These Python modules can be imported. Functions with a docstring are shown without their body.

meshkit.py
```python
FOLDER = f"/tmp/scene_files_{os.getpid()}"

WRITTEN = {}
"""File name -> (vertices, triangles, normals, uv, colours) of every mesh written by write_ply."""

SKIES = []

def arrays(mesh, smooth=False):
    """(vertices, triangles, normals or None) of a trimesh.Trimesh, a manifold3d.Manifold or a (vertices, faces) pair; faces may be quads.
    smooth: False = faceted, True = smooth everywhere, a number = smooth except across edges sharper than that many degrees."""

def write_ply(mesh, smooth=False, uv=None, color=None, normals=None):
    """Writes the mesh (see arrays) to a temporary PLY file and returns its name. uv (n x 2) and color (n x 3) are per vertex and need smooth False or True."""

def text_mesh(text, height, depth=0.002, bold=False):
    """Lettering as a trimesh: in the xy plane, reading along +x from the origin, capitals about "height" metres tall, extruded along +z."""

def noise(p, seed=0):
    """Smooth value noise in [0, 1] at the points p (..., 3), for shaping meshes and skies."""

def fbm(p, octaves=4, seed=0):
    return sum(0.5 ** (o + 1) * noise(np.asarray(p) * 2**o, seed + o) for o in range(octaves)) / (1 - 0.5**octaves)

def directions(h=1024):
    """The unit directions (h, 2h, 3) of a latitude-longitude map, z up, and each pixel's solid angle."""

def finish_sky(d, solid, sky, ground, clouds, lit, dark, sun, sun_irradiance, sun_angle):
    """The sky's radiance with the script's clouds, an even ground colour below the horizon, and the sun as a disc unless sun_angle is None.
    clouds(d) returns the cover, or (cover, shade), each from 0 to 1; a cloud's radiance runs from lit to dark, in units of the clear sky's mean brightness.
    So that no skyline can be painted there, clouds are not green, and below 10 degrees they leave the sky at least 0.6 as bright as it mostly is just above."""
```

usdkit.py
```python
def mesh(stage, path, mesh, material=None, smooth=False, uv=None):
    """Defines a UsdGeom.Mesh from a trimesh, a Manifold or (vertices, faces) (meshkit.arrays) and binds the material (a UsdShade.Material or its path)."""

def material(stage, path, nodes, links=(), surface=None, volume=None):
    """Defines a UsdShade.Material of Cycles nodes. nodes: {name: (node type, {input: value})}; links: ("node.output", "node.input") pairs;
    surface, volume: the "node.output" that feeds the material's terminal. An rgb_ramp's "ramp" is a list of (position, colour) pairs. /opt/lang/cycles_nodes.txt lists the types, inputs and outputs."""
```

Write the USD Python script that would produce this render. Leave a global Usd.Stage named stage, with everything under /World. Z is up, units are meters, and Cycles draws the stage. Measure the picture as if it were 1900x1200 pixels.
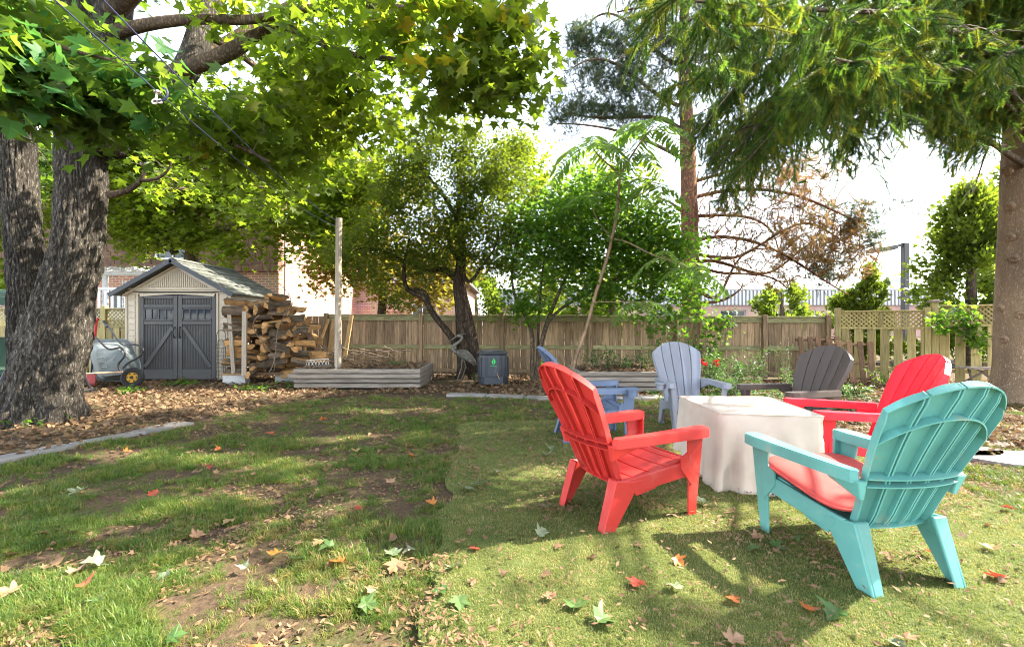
import math, random
import numpy as np, trimesh, usdkit, meshkit
from pxr import Usd, UsdGeom, UsdLux, UsdShade, Gf, Sdf, Vt
from shapely.geometry import Polygon, LineString, Point
from shapely import affinity
from scipy.spatial import cKDTree

rng = np.random.default_rng(7)
random.seed(7)
stage = Usd.Stage.CreateInMemory()
UsdGeom.SetStageUpAxis(stage, 'Z'); UsdGeom.SetStageMetersPerUnit(stage, 1.0)
UsdGeom.Xform.Define(stage, '/World')
UsdGeom.Scope.Define(stage, '/World/Looks')

# ------------------------------------------------------------------ camera, sky, sun, exposure
H, FPX = 1.15, 860.0
cam = UsdGeom.Camera.Define(stage, '/World/camera')
cam.AddTranslateOp().Set(Gf.Vec3d(0, 0, H)); cam.AddRotateXOp().Set(90.0)
cam.CreateHorizontalApertureAttr(36.0); cam.CreateVerticalApertureAttr(36.0*646/1024)
cam.CreateFocalLengthAttr(36.0*FPX/1900); cam.CreateClippingRangeAttr(Gf.Vec2f(0.05, 2000))
cam.CreateExposureAttr(2.4)
SX, SY = 1.07, 0.20                                  # ground shift per metre of height, towards the sun
SUN = np.array([SX, SY, 1.0]); SUN /= np.linalg.norm(SUN)
dome = UsdLux.DomeLight.Define(stage, '/World/sky')
skym = usdkit.material(stage, '/World/Looks/sky', {
    's': ('sky_texture', {'sky_type': 'single_scattering', 'sun_disc': False, 'sun_elevation': float(math.asin(SUN[2])),
                          'sun_rotation': float(math.atan2(SX, SY)), 'air_density': 1.0, 'aerosol_density': 1.2, 'ozone_density': 1.0}),
    'h': ('hsv', {'hue': .5, 'saturation': .5, 'value': 1.0, 'fac': 1.0}), 'b': ('background_shader', {'strength': 0.14})}, [('s.color', 'h.color'), ('h.color', 'b.color')], surface='b.background')
UsdShade.MaterialBindingAPI.Apply(dome.GetPrim()).Bind(skym)
sun = UsdLux.DistantLight.Define(stage, '/World/sun')
sun.CreateIntensityAttr(1.25); sun.CreateAngleAttr(0.53); sun.CreateNormalizeAttr(True); sun.CreateColorAttr(Gf.Vec3f(1.0, 0.92, 0.78))
_z = SUN; _x = np.cross([0, 0, 1.0], _z); _x /= np.linalg.norm(_x); _y = np.cross(_z, _x)
sun.AddTransformOp().Set(Gf.Matrix4d(*_x, 0, *_y, 0, *_z, 0, 0, 0, 20, 1))

# ------------------------------------------------------------------ helpers: scene tree
used = {}
def numbered(parent, name):
    k = (parent, name); n = used.get(k, 0); used[k] = n + 1
    return f'{parent}/{name}' if n == 0 else f'{parent}/{name}_{n:03d}'
def path_of(parent): return '/World' if parent is None else str(parent.GetPath())
def tag(p, label=None, cat=None, group=None, kind=None):
    for k, v in (('label', label), ('category', cat), ('group', group), ('kind', kind)):
        if v: p.SetCustomDataByKey(k, v)
    return p
def thing(name, label=None, cat=None, loc=(0, 0, 0), rz=0.0, group=None, kind=None):
    x = UsdGeom.Xform.Define(stage, numbered('/World', name))
    x.AddTranslateOp().Set(Gf.Vec3d(*map(float, loc))); x.AddRotateZOp().Set(float(rz))
    return tag(x.GetPrim(), label, cat, group, kind)
def obj(name, mesh, mat, parent=None, smooth=False, label=None, cat=None, group=None, kind=None):
    m = usdkit.mesh(stage, numbered(path_of(parent), name), mesh, mat, smooth)
    return tag(m.GetPrim(), label, cat, group, kind)
def part_group(name, parent):
    return UsdGeom.Xform.Define(stage, numbered(path_of(parent), name)).GetPrim()
def set_place(p, R):
    p.CreateAttribute('xformOp:transform:place', Sdf.ValueTypeNames.Matrix4d).Set(Gf.Matrix4d(*np.asarray(R).ravel().tolist()))
    UsdGeom.Xformable(p).CreateXformOpOrderAttr().Set(Vt.TokenArray(['xformOp:transform:place']))
def dup(src, loc, rz=0.0, label=None, rot=None, scale=None, group=None):
    name = src.GetName()
    base = name[:-4] if name[-4:-3] == '_' and name[-3:].isdigit() else name
    x = UsdGeom.Xform.Define(stage, numbered('/World', base)); p = x.GetPrim()
    was = src.GetCustomData()
    p.GetReferences().AddInternalReference(src.GetPath()); p.SetInstanceable(True)
    if rot is None:
        m = Gf.Matrix4d().SetRotate(Gf.Rotation(Gf.Vec3d(0, 0, 1), float(rz)))
        R = np.array(m)
    else:
        R = np.eye(4); R[:3, :3] = np.asarray(rot).T
    if scale is not None: R[:3, :3] = R[:3, :3]*scale
    R[3, :3] = loc
    set_place(p, R)
    tag(p, label or was.get('label'), was.get('category'), group or was.get('group'))
    return p
def place(p, loc, rot, scale=1.0):
    R = np.eye(4); R[:3, :3] = np.asarray(rot).T*scale; R[3, :3] = loc
    set_place(p, R)
def instancer(name, protos, pos, quats, scales, idx, parent=None, label=None, cat=None, kind='stuff'):
    pth = numbered(path_of(parent), name)
    pi = UsdGeom.PointInstancer.Define(stage, pth)
    targets = []
    for k, (mesh, mat) in enumerate(protos):
        usdkit.mesh(stage, f'{pth}/prototype_{k:03d}', mesh, mat); targets.append(Sdf.Path(f'{pth}/prototype_{k:03d}'))
    pi.CreatePrototypesRel().SetTargets(targets)
    pi.CreateProtoIndicesAttr(Vt.IntArray.FromNumpy(np.asarray(idx, np.int32)))
    pi.CreatePositionsAttr(Vt.Vec3fArray.FromNumpy(np.asarray(pos, np.float32)))
    pi.CreateOrientationsAttr(Vt.QuathArray([Gf.Quath(float(q[0]), float(q[1]), float(q[2]), float(q[3])) for q in quats]))
    s = np.asarray(scales, np.float32)
    if s.ndim == 1: s = np.repeat(s[:, None], 3, 1)
    pi.CreateScalesAttr(Vt.Vec3fArray.FromNumpy(np.ascontiguousarray(s)))
    return tag(pi.GetPrim(), label, cat, None, kind)
def mat_to_quat(R):
    from scipy.spatial.transform import Rotation
    q = Rotation.from_matrix(R).as_quat(); return q[:, [3, 0, 1, 2]]

# ------------------------------------------------------------------ helpers: places
def at(px, py, Y): return np.array([(px-950)/FPX*Y, Y, H+(600-py)/FPX*Y])
def gp(px, py, z=0.0):
    Y = FPX*(H-z)/(py-600); return np.array([(px-950)/FPX*Y, Y, z])

# ------------------------------------------------------------------ helpers: meshes as (v, f)
def cat(*ms):
    ms = [m for m in ms if m is not None and len(m[0])]
    vs, fs, n = [], [], 0
    for v, f in ms:
        vs.append(np.asarray(v, float)); fs.append(np.asarray(f, int)+n); n += len(v)
    return np.vstack(vs), np.vstack(fs)
def tm(m): return np.array(m.vertices), np.array(m.faces)
BOXF = None
def hexa(c, bev=0.0):
    """c: 8 corners, order bottom 4 ccw, top 4 ccw."""
    c = np.asarray(c, float)
    if bev <= 0:
        f = [[0,3,2],[0,2,1],[4,5,6],[4,6,7],[0,1,5],[0,5,4],[1,2,6],[1,6,5],[2,3,7],[2,7,6],[3,0,4],[3,4,7]]
        return c, np.array(f)
    nb = {0:(1,3,4),1:(0,2,5),2:(1,3,6),3:(2,0,7),4:(5,7,0),5:(4,6,1),6:(5,7,2),7:(6,4,3)}
    pts = []
    for i, ns in nb.items():
        ds = []
        for n in ns:
            d = c[n]-c[i]; l = np.linalg.norm(d); ds.append(d/l*min(bev, l*0.4))
        for a, b in ((0,1),(0,2),(1,2)): pts.append(c[i]+ds[a]+ds[b])
    h = trimesh.convex.convex_hull(np.array(pts)); return tm(h)
def box(c, s, bev=0.0, rz=0.0):
    x, y, z = np.array(s)/2.0
    v = np.array([[-x,-y,-z],[x,-y,-z],[x,y,-z],[-x,y,-z],[-x,-y,z],[x,-y,z],[x,y,z],[-x,y,z]])
    if rz: ca, sa = math.cos(rz), math.sin(rz); v = v@np.array([[ca, sa, 0], [-sa, ca, 0], [0, 0, 1]])
    return hexa(v+np.array(c), bev)
def bar(p0, p1, w, d, up=(0, 0, 1), bev=0.003, w1=None, d1=None):
    p0, p1 = np.asarray(p0, float), np.asarray(p1, float); t = p1-p0; t /= np.linalg.norm(t)
    up = np.asarray(up, float)
    if abs(t@up) > 0.98: up = np.array([0, 1.0, 0]) if abs(t[1]) < .9 else np.array([1.0, 0, 0])
    a = np.cross(t, up); a /= np.linalg.norm(a); b = np.cross(a, t)
    w1 = w if w1 is None else w1; d1 = d if d1 is None else d1
    q = lambda p, w, d: [p-a*w/2-b*d/2, p+a*w/2-b*d/2, p+a*w/2+b*d/2, p-a*w/2+b*d/2]
    return hexa(np.array(q(p0, w, d)+q(p1, w1, d1)), bev)
def frames(p):
    p = np.asarray(p, float); t = np.gradient(p, axis=0); t /= np.linalg.norm(t, axis=1, keepdims=True)+1e-12
    ref = np.array([0.31, 0.2, 0.93]); ref = ref if abs(t.mean(0)@ref) < 0.9*np.linalg.norm(t.mean(0))+1e-9 else np.array([1.0, 0.1, 0])
    a = np.cross(t, ref); a /= np.linalg.norm(a, axis=1, keepdims=True)+1e-12
    return t, a, np.cross(t, a)
def tube(p, r, sides=6, cap=True):
    p = np.asarray(p, float); n = len(p); r = np.broadcast_to(np.asarray(r, float), (n,))
    t, a, b = frames(p); ang = np.arange(sides)*2*np.pi/sides
    v = (p[:, None]+r[:, None, None]*(np.cos(ang)[None, :, None]*a[:, None]+np.sin(ang)[None, :, None]*b[:, None])).reshape(-1, 3)
    i, j = np.meshgrid(np.arange(n-1), np.arange(sides), indexing='ij')
    A, B, C, D = i*sides+j, i*sides+(j+1) % sides, (i+1)*sides+(j+1) % sides, (i+1)*sides+j
    f = np.vstack([np.stack([A, B, C], -1).reshape(-1, 3), np.stack([A, C, D], -1).reshape(-1, 3)])
    if cap:
        v = np.vstack([v, p[:1], p[-1:]]); k = len(v)-2; e = (n-1)*sides
        j = np.arange(sides); j1 = (j+1) % sides
        f = np.vstack([f, np.stack([np.full(sides, k), j1, j], -1), np.stack([np.full(sides, k+1), e+j, e+j1], -1)])
    return v, f
def spline(pts, n):
    from scipy.interpolate import CubicSpline
    pts = np.asarray(pts, float); d = np.r_[0, np.cumsum(np.linalg.norm(np.diff(pts[:, :3], axis=0), axis=1))]
    return CubicSpline(d, pts)(np.linspace(0, d[-1], n))
def lathe(profile, sides=24, c=(0, 0, 0)):
    pr = np.asarray(profile, float); ang = np.arange(sides)*2*np.pi/sides; n = len(pr)
    v = np.stack([pr[:, 0, None]*np.cos(ang), pr[:, 0, None]*np.sin(ang), np.repeat(pr[:, 1, None], sides, 1)], -1).reshape(-1, 3)+np.array(c)
    i, j = np.meshgrid(np.arange(n-1), np.arange(sides), indexing='ij')
    A, B, C, D = i*sides+j, i*sides+(j+1) % sides, (i+1)*sides+(j+1) % sides, (i+1)*sides+j
    return v, np.vstack([np.stack([A, B, C], -1).reshape(-1, 3), np.stack([A, C, D], -1).reshape(-1, 3)])
def rotm(axis, deg):
    return trimesh.transformations.rotation_matrix(math.radians(deg), axis)[:3, :3]
def move(m, R=None, t=(0, 0, 0)):
    v = np.asarray(m[0], float)
    if R is not None: v = v@np.asarray(R).T
    return v+np.asarray(t, float), m[1]
def prism(poly, z0, z1):
    m = trimesh.creation.extrude_polygon(poly, z1-z0, engine='earcut'); v, f = tm(m); return v+[0, 0, z0], f
def grid_solid(F, B):
    """closed solid between the grids F and B (n, m, 3)."""
    n, m = F.shape[:2]; v = np.vstack([F.reshape(-1, 3), B.reshape(-1, 3)]); o = n*m; f = []
    idx = np.arange(n*m).reshape(n, m)
    A, Bq, C, D = idx[:-1, :-1].ravel(), idx[1:, :-1].ravel(), idx[1:, 1:].ravel(), idx[:-1, 1:].ravel()
    f += [np.stack([A, Bq, C], 1), np.stack([A, C, D], 1), np.stack([A, C, Bq], 1)+o, np.stack([A, D, C], 1)+o]
    edge = np.r_[idx[0, :-1], idx[:-1, -1], idx[-1, ::-1][:-1], idx[::-1, 0][:-1]]
    e2 = np.roll(edge, -1)
    f += [np.stack([edge, e2, e2+o], 1), np.stack([edge, e2+o, edge+o], 1)]
    return v, np.vstack(f)
def ribbon(P, D, T, th):
    """P (n,3) curve; D (n,3) depth vectors; T (n,3) unit thickness directions."""
    P, D, T = np.asarray(P), np.asarray(D), np.asarray(T); h = T*th/2
    F = np.stack([P-h, P-h+D], 1); B = np.stack([P+h, P+h+D], 1)
    return grid_solid(F, B)
def scatter(tv, tf, pos, R, s):
    """tv (V,3), pos (N,3), R (N,3,3) columns are the axes, s (N,) or (N,3)."""
    s = np.asarray(s, float); s = s[:, None] if s.ndim == 1 else s
    v = np.einsum('nij,nvj->nvi', R, tv[None]*s[:, None, :] if s.shape[1] == 3 else tv[None]*s[:, None])+pos[:, None]
    f = tf[None]+(np.arange(len(pos))*len(tv))[:, None, None]
    return v.reshape(-1, 3), f.reshape(-1, 3)
def unit(v): return v/(np.linalg.norm(v, axis=-1, keepdims=True)+1e-12)
def leaf_frames(n, droop=0.45, tilt=0.6, g=rng):
    az = g.uniform(0, 2*np.pi, n)
    y = unit(np.stack([np.cos(az), np.sin(az), -droop+g.normal(0, .35, n)], 1))
    up = unit(np.stack([g.normal(0, tilt, n), g.normal(0, tilt, n), np.ones(n)], 1))
    x = unit(np.cross(y, up)); return np.stack([x, y, np.cross(x, y)], 2)
def flat_frames(n, tilt=0.25, g=rng):
    az = g.uniform(0, 2*np.pi, n)
    zz = unit(np.stack([g.normal(0, tilt, n), g.normal(0, tilt, n), np.ones(n)], 1))
    y = np.stack([np.cos(az), np.sin(az), np.zeros(n)], 1); x = unit(np.cross(y, zz)); y = np.cross(zz, x)
    return np.stack([x, y, zz], 2)

# leaf shapes, length 1 along +y, base at the origin
def fan(outline, centre, cup=0.0):
    o = np.array(outline, float); v = np.vstack([[*centre, 0], np.c_[o, np.zeros(len(o))]])
    v[:, 2] = cup*(np.abs(v[:, 0])**1.3)*1.0-cup*0.35*(v[:, 1]-.4)**2
    n = len(o); i = np.arange(n); return v, np.stack([np.zeros(n, int), 1+i, 1+(i+1) % n], 1)
_h = [(.0, .02), (.14, -.04), (.46, .01), (.35, .20), (.52, .35), (.65, .59), (.43, .55), (.23, .51), (.29, .72), (.13, .80)]
MAPLE_FINE = fan([(0, .02)]+_h[1:]+[(0, 1.0)]+[(-x, y) for x, y in _h[:0:-1]], (0, .32), .25)
_h = [(.45, .03), (.30, .22), (.61, .58), (.23, .53)]
MAPLE = fan([(0, .03)]+_h+[(0, 1.0)]+[(-x, y) for x, y in _h[::-1]], (0, .32), .25)
OVAL = (np.array([[0, 0, 0], [.24, .5, .06], [0, 1, -.05], [-.24, .5, .06], [0, .5, 0]], float), np.array([[0, 1, 4], [1, 2, 4], [2, 3, 4], [3, 0, 4]]))
CURL = fan([(0, 0), (.3, .15), (.42, .5), (.25, .8), (0, 1), (-.3, .75), (-.45, .4), (-.2, .1)], (0, .45), .9)

# ------------------------------------------------------------------ materials
def L(n): return '/World/Looks/'+n
def simple(name, col, rough=0.5, var=0.12, scale=6.0, bump=0.0, bscale=60.0, stretch=(1, 1, 1), spec=0.5, metallic=0.0, col2=None, rnd=0.0, sub=0.0, coat=0.0, dark=None):
    """principled with low-frequency tone noise, optional second colour, per-object tone variation and bump."""
    c = np.array(col, float); c2 = np.array(col2, float) if col2 is not None else c*(1-var*2)
    nodes = {'g': ('geometry', {}), 'm': ('mapping', {'scale': stretch}),
             'n': ('noise_texture', {'scale': scale, 'detail': 6.0, 'roughness': .6}),
             'r': ('rgb_ramp', {'ramp': [(0.3, tuple(c2)), (0.7, tuple(c*(1+var)))]}),
             'p': ('principled_bsdf', {'roughness': rough, 'specular_ior_level': spec, 'metallic': metallic, 'coat_weight': coat})}
    links = [('g.position', 'm.vector'), ('m.vector', 'n.vector'), ('n.fac', 'r.fac')]
    src = 'r.color'
    if dark is not None:
        nodes.update({'n2': ('noise_texture', {'scale': dark[1], 'detail': 8.0, 'roughness': .65}), 'r2': ('rgb_ramp', {'ramp': [(dark[2], (0, 0, 0)), (dark[3], (1, 1, 1))]}),
                      'mx2': ('mix', {'mix_type': 'mix', 'color2': dark[0]})})
        links += [('m.vector', 'n2.vector'), ('n2.fac', 'r2.fac'), ('r2.color', 'mx2.fac'), (src, 'mx2.color1')]; src = 'mx2.color'
    if rnd > 0:
        nodes.update({'oi': ('object_info', {}), 'mr': ('map_range', {'from_min': 0.0, 'from_max': 1.0, 'to_min': 1-rnd, 'to_max': 1+rnd}),
                      'hs': ('hsv', {'hue': .5, 'saturation': 1.0, 'fac': 1.0})})
        links += [('oi.random', 'mr.value'), ('mr.result', 'hs.value'), (src, 'hs.color')]; src = 'hs.color'
    links.append((src, 'p.base_color'))
    if bump > 0:
        nodes.update({'nb': ('noise_texture', {'scale': bscale, 'detail': 6.0, 'roughness': .65}), 'bp': ('bump', {'strength': bump, 'distance': .01})})
        links += [('m.vector', 'nb.vector'), ('nb.fac', 'bp.height'), ('bp.normal', 'p.normal')]
    return usdkit.material(stage, L(name), nodes, links, surface='p.BSDF')
def leafmat(name, stops, trans, mix=0.5, source='island', rough=0.45, spec=0.35, nscale=1.3, namp=.9):
    """stops: ramp over the leaf's random number for the reflected colour; trans: factor on that colour for light passing through."""
    nodes = {'g': ('geometry', {}), 'oi': ('object_info', {}), 'r': ('rgb_ramp', {'ramp': stops}), 'gm': ('mix', {'mix_type': 'multiply', 'fac': 1.0, 'color2': trans}),
             'p': ('principled_bsdf', {'roughness': rough, 'specular_ior_level': spec}), 't': ('translucent_bsdf', {}), 'x': ('mix_closure', {'fac': mix}),
             'n': ('noise_texture', {'scale': nscale, 'detail': 3.0}), 'ad': ('math', {'math_type': 'multiply_add', 'value2': namp, 'value3': -namp/2}), 'sm': ('math', {'math_type': 'add', 'use_clamp': True})}
    links = [('g.position', 'n.vector'), ('n.fac', 'ad.value1'), ('ad.value', 'sm.value1'), (('g.random_per_island' if source == 'island' else 'oi.random'), 'sm.value2'), ('sm.value', 'r.fac'),
             ('r.color', 'p.base_color'), ('r.color', 'gm.color1'), ('gm.color', 't.color'), ('p.BSDF', 'x.closure1'), ('t.BSDF', 'x.closure2')]
    return usdkit.material(stage, L(name), nodes, links, surface='x.closure')

WOOD_OLD = simple('weathered_fence_wood', (.30, .205, .12), .85, .25, 5, .35, 40, (9, 9, .7), .2, rnd=.34, col2=(.13, .088, .052), dark=((.06, .05, .035), 2.2, .56, .75))
WOOD_RAIL = simple('mossy_rail_wood', (.24, .22, .11), .85, .25, 5, .3, 40, (1, 9, 9), .2, rnd=.2, col2=(.13, .12, .06))
WOOD_GREEN = simple('treated_green_wood', (.33, .265, .11), .8, .2, 5, .3, 40, (9, 9, .7), .25, rnd=.22, col2=(.20, .165, .07))
WOOD_GREY = simple('grey_timber', (.23, .195, .16), .85, .2, 4, .35, 40, (.8, 9, 9), .2, rnd=.18, col2=(.115, .095, .075))
WOOD_POLE = simple('grey_pole_wood', (.34, .29, .23), .85, .2, 4, .3, 40, (12, 12, .6), .2, col2=(.2, .16, .12))
WOOD_TAN = simple('tan_stud_wood', (.40, .25, .11), .75, .2, 4, .25, 40, (9, 9, .8), .25, rnd=.15, col2=(.27, .16, .07))
WOOD_BROWN = simple('brown_pallet_wood', (.17, .10, .055), .85, .25, 5, .3, 40, (9, 9, .8), .2, rnd=.3)
SPLIT = simple('split_log_wood', (.42, .235, .09), .8, .25, 5, .4, 50, (2, 8, 8), .2, rnd=.4, col2=(.19, .10, .045))
LOGBARK = simple('log_bark', (.13, .095, .065), .95, .3, 8, .6, 40, (1, 3, 3), .1, rnd=.4, col2=(.05, .037, .026))
def barkmat(name, c1, c2, c3, sx=7.0, sz=1.6, bump=1.0, dist=.03, spots=None, warp=.6):
    nodes = {'g': ('geometry', {}), 'm': ('mapping', {'scale': (sx, sx, sz)}), 'n': ('noise_texture', {'scale': 2.0, 'detail': 8.0, 'roughness': .7, 'distortion': .6}),
             'v': ('voronoi_texture', {'feature': 'distance_to_edge', 'scale': 2.2}), 'md': ('mix', {'mix_type': 'linear_light', 'fac': warp}),
             'vr': ('rgb_ramp', {'ramp': [(0, (.0, .0, .0)), (.3, (1, 1, 1))]}), 'r': ('rgb_ramp', {'ramp': [(.3, c2), (.62, c1)]}),
             'mx': ('mix', {'mix_type': 'mix', 'color1': c3}), 'h': ('math', {'math_type': 'multiply'}), 'n3': ('noise_texture', {'scale': .55, 'detail': 4.0}), 'r3': ('rgb_ramp', {'ramp': [(.35, (.62, .60, .58)), (.66, (1.25, 1.2, 1.12))]}),
             'm3': ('mix', {'mix_type': 'multiply', 'fac': 1.0}), 'ma': ('mapping', {'scale': (3, 3, 1.2)}),
             'b': ('bump', {'strength': bump, 'distance': dist}), 'p': ('principled_bsdf', {'roughness': .92, 'specular_ior_level': .15})}
    links = [('g.position', 'm.vector'), ('g.position', 'ma.vector'), ('ma.vector', 'n3.vector'), ('m.vector', 'n.vector'), ('m.vector', 'md.color1'), ('n.color', 'md.color2'), ('md.color', 'v.vector'), ('v.distance', 'vr.fac'), ('n.fac', 'r.fac'),
             ('vr.color', 'mx.fac'), ('r.color', 'mx.color2'), ('vr.color', 'h.value1'), ('n.fac', 'h.value2'), ('h.value', 'b.height'), ('b.normal', 'p.normal'),
             ('n3.fac', 'r3.fac'), ('mx.color', 'm3.color1'), ('r3.color', 'm3.color2')]
    src = 'm3.color'
    if spots:
        nodes.update({'n4': ('noise_texture', {'scale': 48.0, 'detail': 3.0}), 'r4': ('rgb_ramp', {'ramp': [(.66, (0, 0, 0)), (.72, (1, 1, 1))]}), 'm4': ('mix', {'mix_type': 'mix', 'color2': spots})})
        links += [('g.position', 'n4.vector'), ('n4.fac', 'r4.fac'), ('r4.color', 'm4.fac'), (src, 'm4.color1')]; src = 'm4.color'
    links.append((src, 'p.base_color'))
    return usdkit.material(stage, L(name), nodes, links, surface='p.BSDF')
BARK_MAPLE = barkmat('grey_maple_bark', (.215, .195, .168), (.115, .103, .09), (.045, .04, .034), 15, 3.6, 1.0, .05, spots=(.33, .32, .29), warp=.55)
BARK_LIMB = barkmat('limb_bark', (.21, .16, .11), (.10, .075, .05), (.05, .038, .028), 12, 4, .6, .02)
BARK_SPRUCE = barkmat('scaly_spruce_bark', (.62, .47, .33), (.48, .345, .23), (.30, .20, .13), 19, 8, .9, .025, warp=1.0)
BARK_APPLE = barkmat('dark_apple_bark', (.13, .095, .07), (.06, .043, .03), (.022, .017, .013), 12, 3, .8, .02)
BARK_PINE = barkmat('red_pine_bark', (.36, .17, .09), (.20, .10, .06), (.07, .045, .035), 8, 3, .8, .03)
TWIG = simple('twig_bark', (.16, .115, .075), .9, .3, 8)
TWIG_TAN = simple('tan_twig_bark', (.33, .23, .15), .85, .2, 8)
TWIG_DEAD = simple('dead_pine_twig', (.33, .18, .09), .9, .3, 4)
ST_STEM = simple('young_brown_stem', (.27, .17, .10), .8, .25, 9)

LEAF_MAPLE = leafmat('maple_leaf', [(0, (.045, .085, .016)), (.35, (.09, .13, .02)), (.7, (.16, .165, .018)), (1, (.25, .18, .018))], (3.2, 2.9, 1.2), .62)
LEAF_MAPLE_Y = leafmat('yellowing_maple_leaf', [(0, (.07, .11, .016)), (.4, (.13, .155, .018)), (.75, (.19, .18, .018)), (1, (.27, .19, .018))], (2.9, 2.7, 1.1), .7)
LEAF_NEAR = leafmat('near_maple_leaf', [(0, (.03, .105, .026)), (.6, (.05, .15, .035)), (1, (.12, .18, .022))], (2.8, 2.1, 1.4), .5, 'object')
LEAF_NEAR_Y = leafmat('near_yellowing_leaf', [(0, (.08, .13, .02)), (.6, (.14, .165, .02)), (1, (.24, .19, .02))], (2.9, 2.6, 1.1), .62, 'object')
LEAF_YELLOW = leafmat('yellow_green_leaf', [(0, (.10, .15, .014)), (.55, (.19, .20, .016)), (.85, (.26, .22, .018)), (1, (.30, .17, .02))], (2.6, 2.4, 1.2), .62)
LEAF_COPPER = leafmat('copper_leaf', [(0, (.15, .14, .022)), (.4, (.22, .15, .03)), (.75, (.30, .12, .05)), (1, (.20, .18, .025))], (2.2, 2.0, 1.5), .6)
LEAF_APPLE = leafmat('small_apple_leaf', [(0, (.055, .085, .014)), (.55, (.10, .125, .018)), (1, (.19, .16, .02))], (3.2, 2.8, 1.0), .6, spec=.2)
LEAF_CLUMP = leafmat('bright_green_leaf', [(0, (.05, .11, .02)), (.6, (.09, .15, .024)), (1, (.19, .20, .024))], (3.0, 2.7, 1.0), .7)
LEAF_HEAVEN = leafmat('pinnate_leaf', [(0, (.14, .24, .06)), (.75, (.25, .31, .07)), (.93, (.2, .22, .03)), (1, (.48, .13, .03))], (1.7, 1.7, .9), .45)
LEAF_PLANT = leafmat('garden_plant_leaf', [(0, (.05, .12, .025)), (.6, (.11, .18, .045)), (1, (.22, .26, .10))], (1.7, 1.7, .9), .42)
LEAF_CEDAR = leafmat('cedar_spray', [(0, (.08, .12, .02)), (.6, (.17, .19, .03)), (.9, (.25, .2, .035)), (1, (.30, .14, .03))], (2.3, 2.2, .9), .58)
NEEDLE = leafmat('spruce_needle', [(0, (.035, .085, .022)), (.6, (.07, .125, .026)), (1, (.14, .155, .026))], (2.6, 2.4, .9), .5, 'object', namp=.6)
NEEDLE_PINE = leafmat('pine_needle', [(0, (.05, .085, .045)), (.7, (.08, .12, .06)), (1, (.13, .14, .06))], (1.5, 1.5, .9), .35, 'object')
NEEDLE_DEAD = leafmat('brown_pine_needle', [(0, (.22, .13, .05)), (.6, (.30, .18, .07)), (1, (.20, .19, .05))], (1.5, 1.4, 1.0), .4, 'object')
GRASS = leafmat('grass_blade', [(0, (.06, .115, .018)), (.6, (.10, .155, .025)), (.88, (.17, .18, .04)), (1, (.30, .22, .09))], (1.7, 1.7, .9), .35, 'object')
TURF_BLADE = leafmat('turf_blade', [(0, (.10, .15, .035)), (.6, (.19, .22, .06)), (.85, (.30, .27, .10)), (1, (.42, .32, .17))], (1.5, 1.5, 1.0), .4, 'object')
LITTER = leafmat('dry_leaf', [(0, (.18, .11, .06)), (.35, (.31, .19, .09)), (.6, (.38, .26, .14)), (.8, (.40, .14, .06)), (.92, (.42, .30, .17)), (1, (.15, .19, .05))], (1.2, 1.1, 1.0), .2, rough=.7)
FLAKE = leafmat('tan_flake', [(0, (.20, .115, .06)), (.4, (.40, .27, .15)), (1, (.58, .45, .29))], (1.1, 1.0, 1.0), .2, rough=.75)

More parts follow.
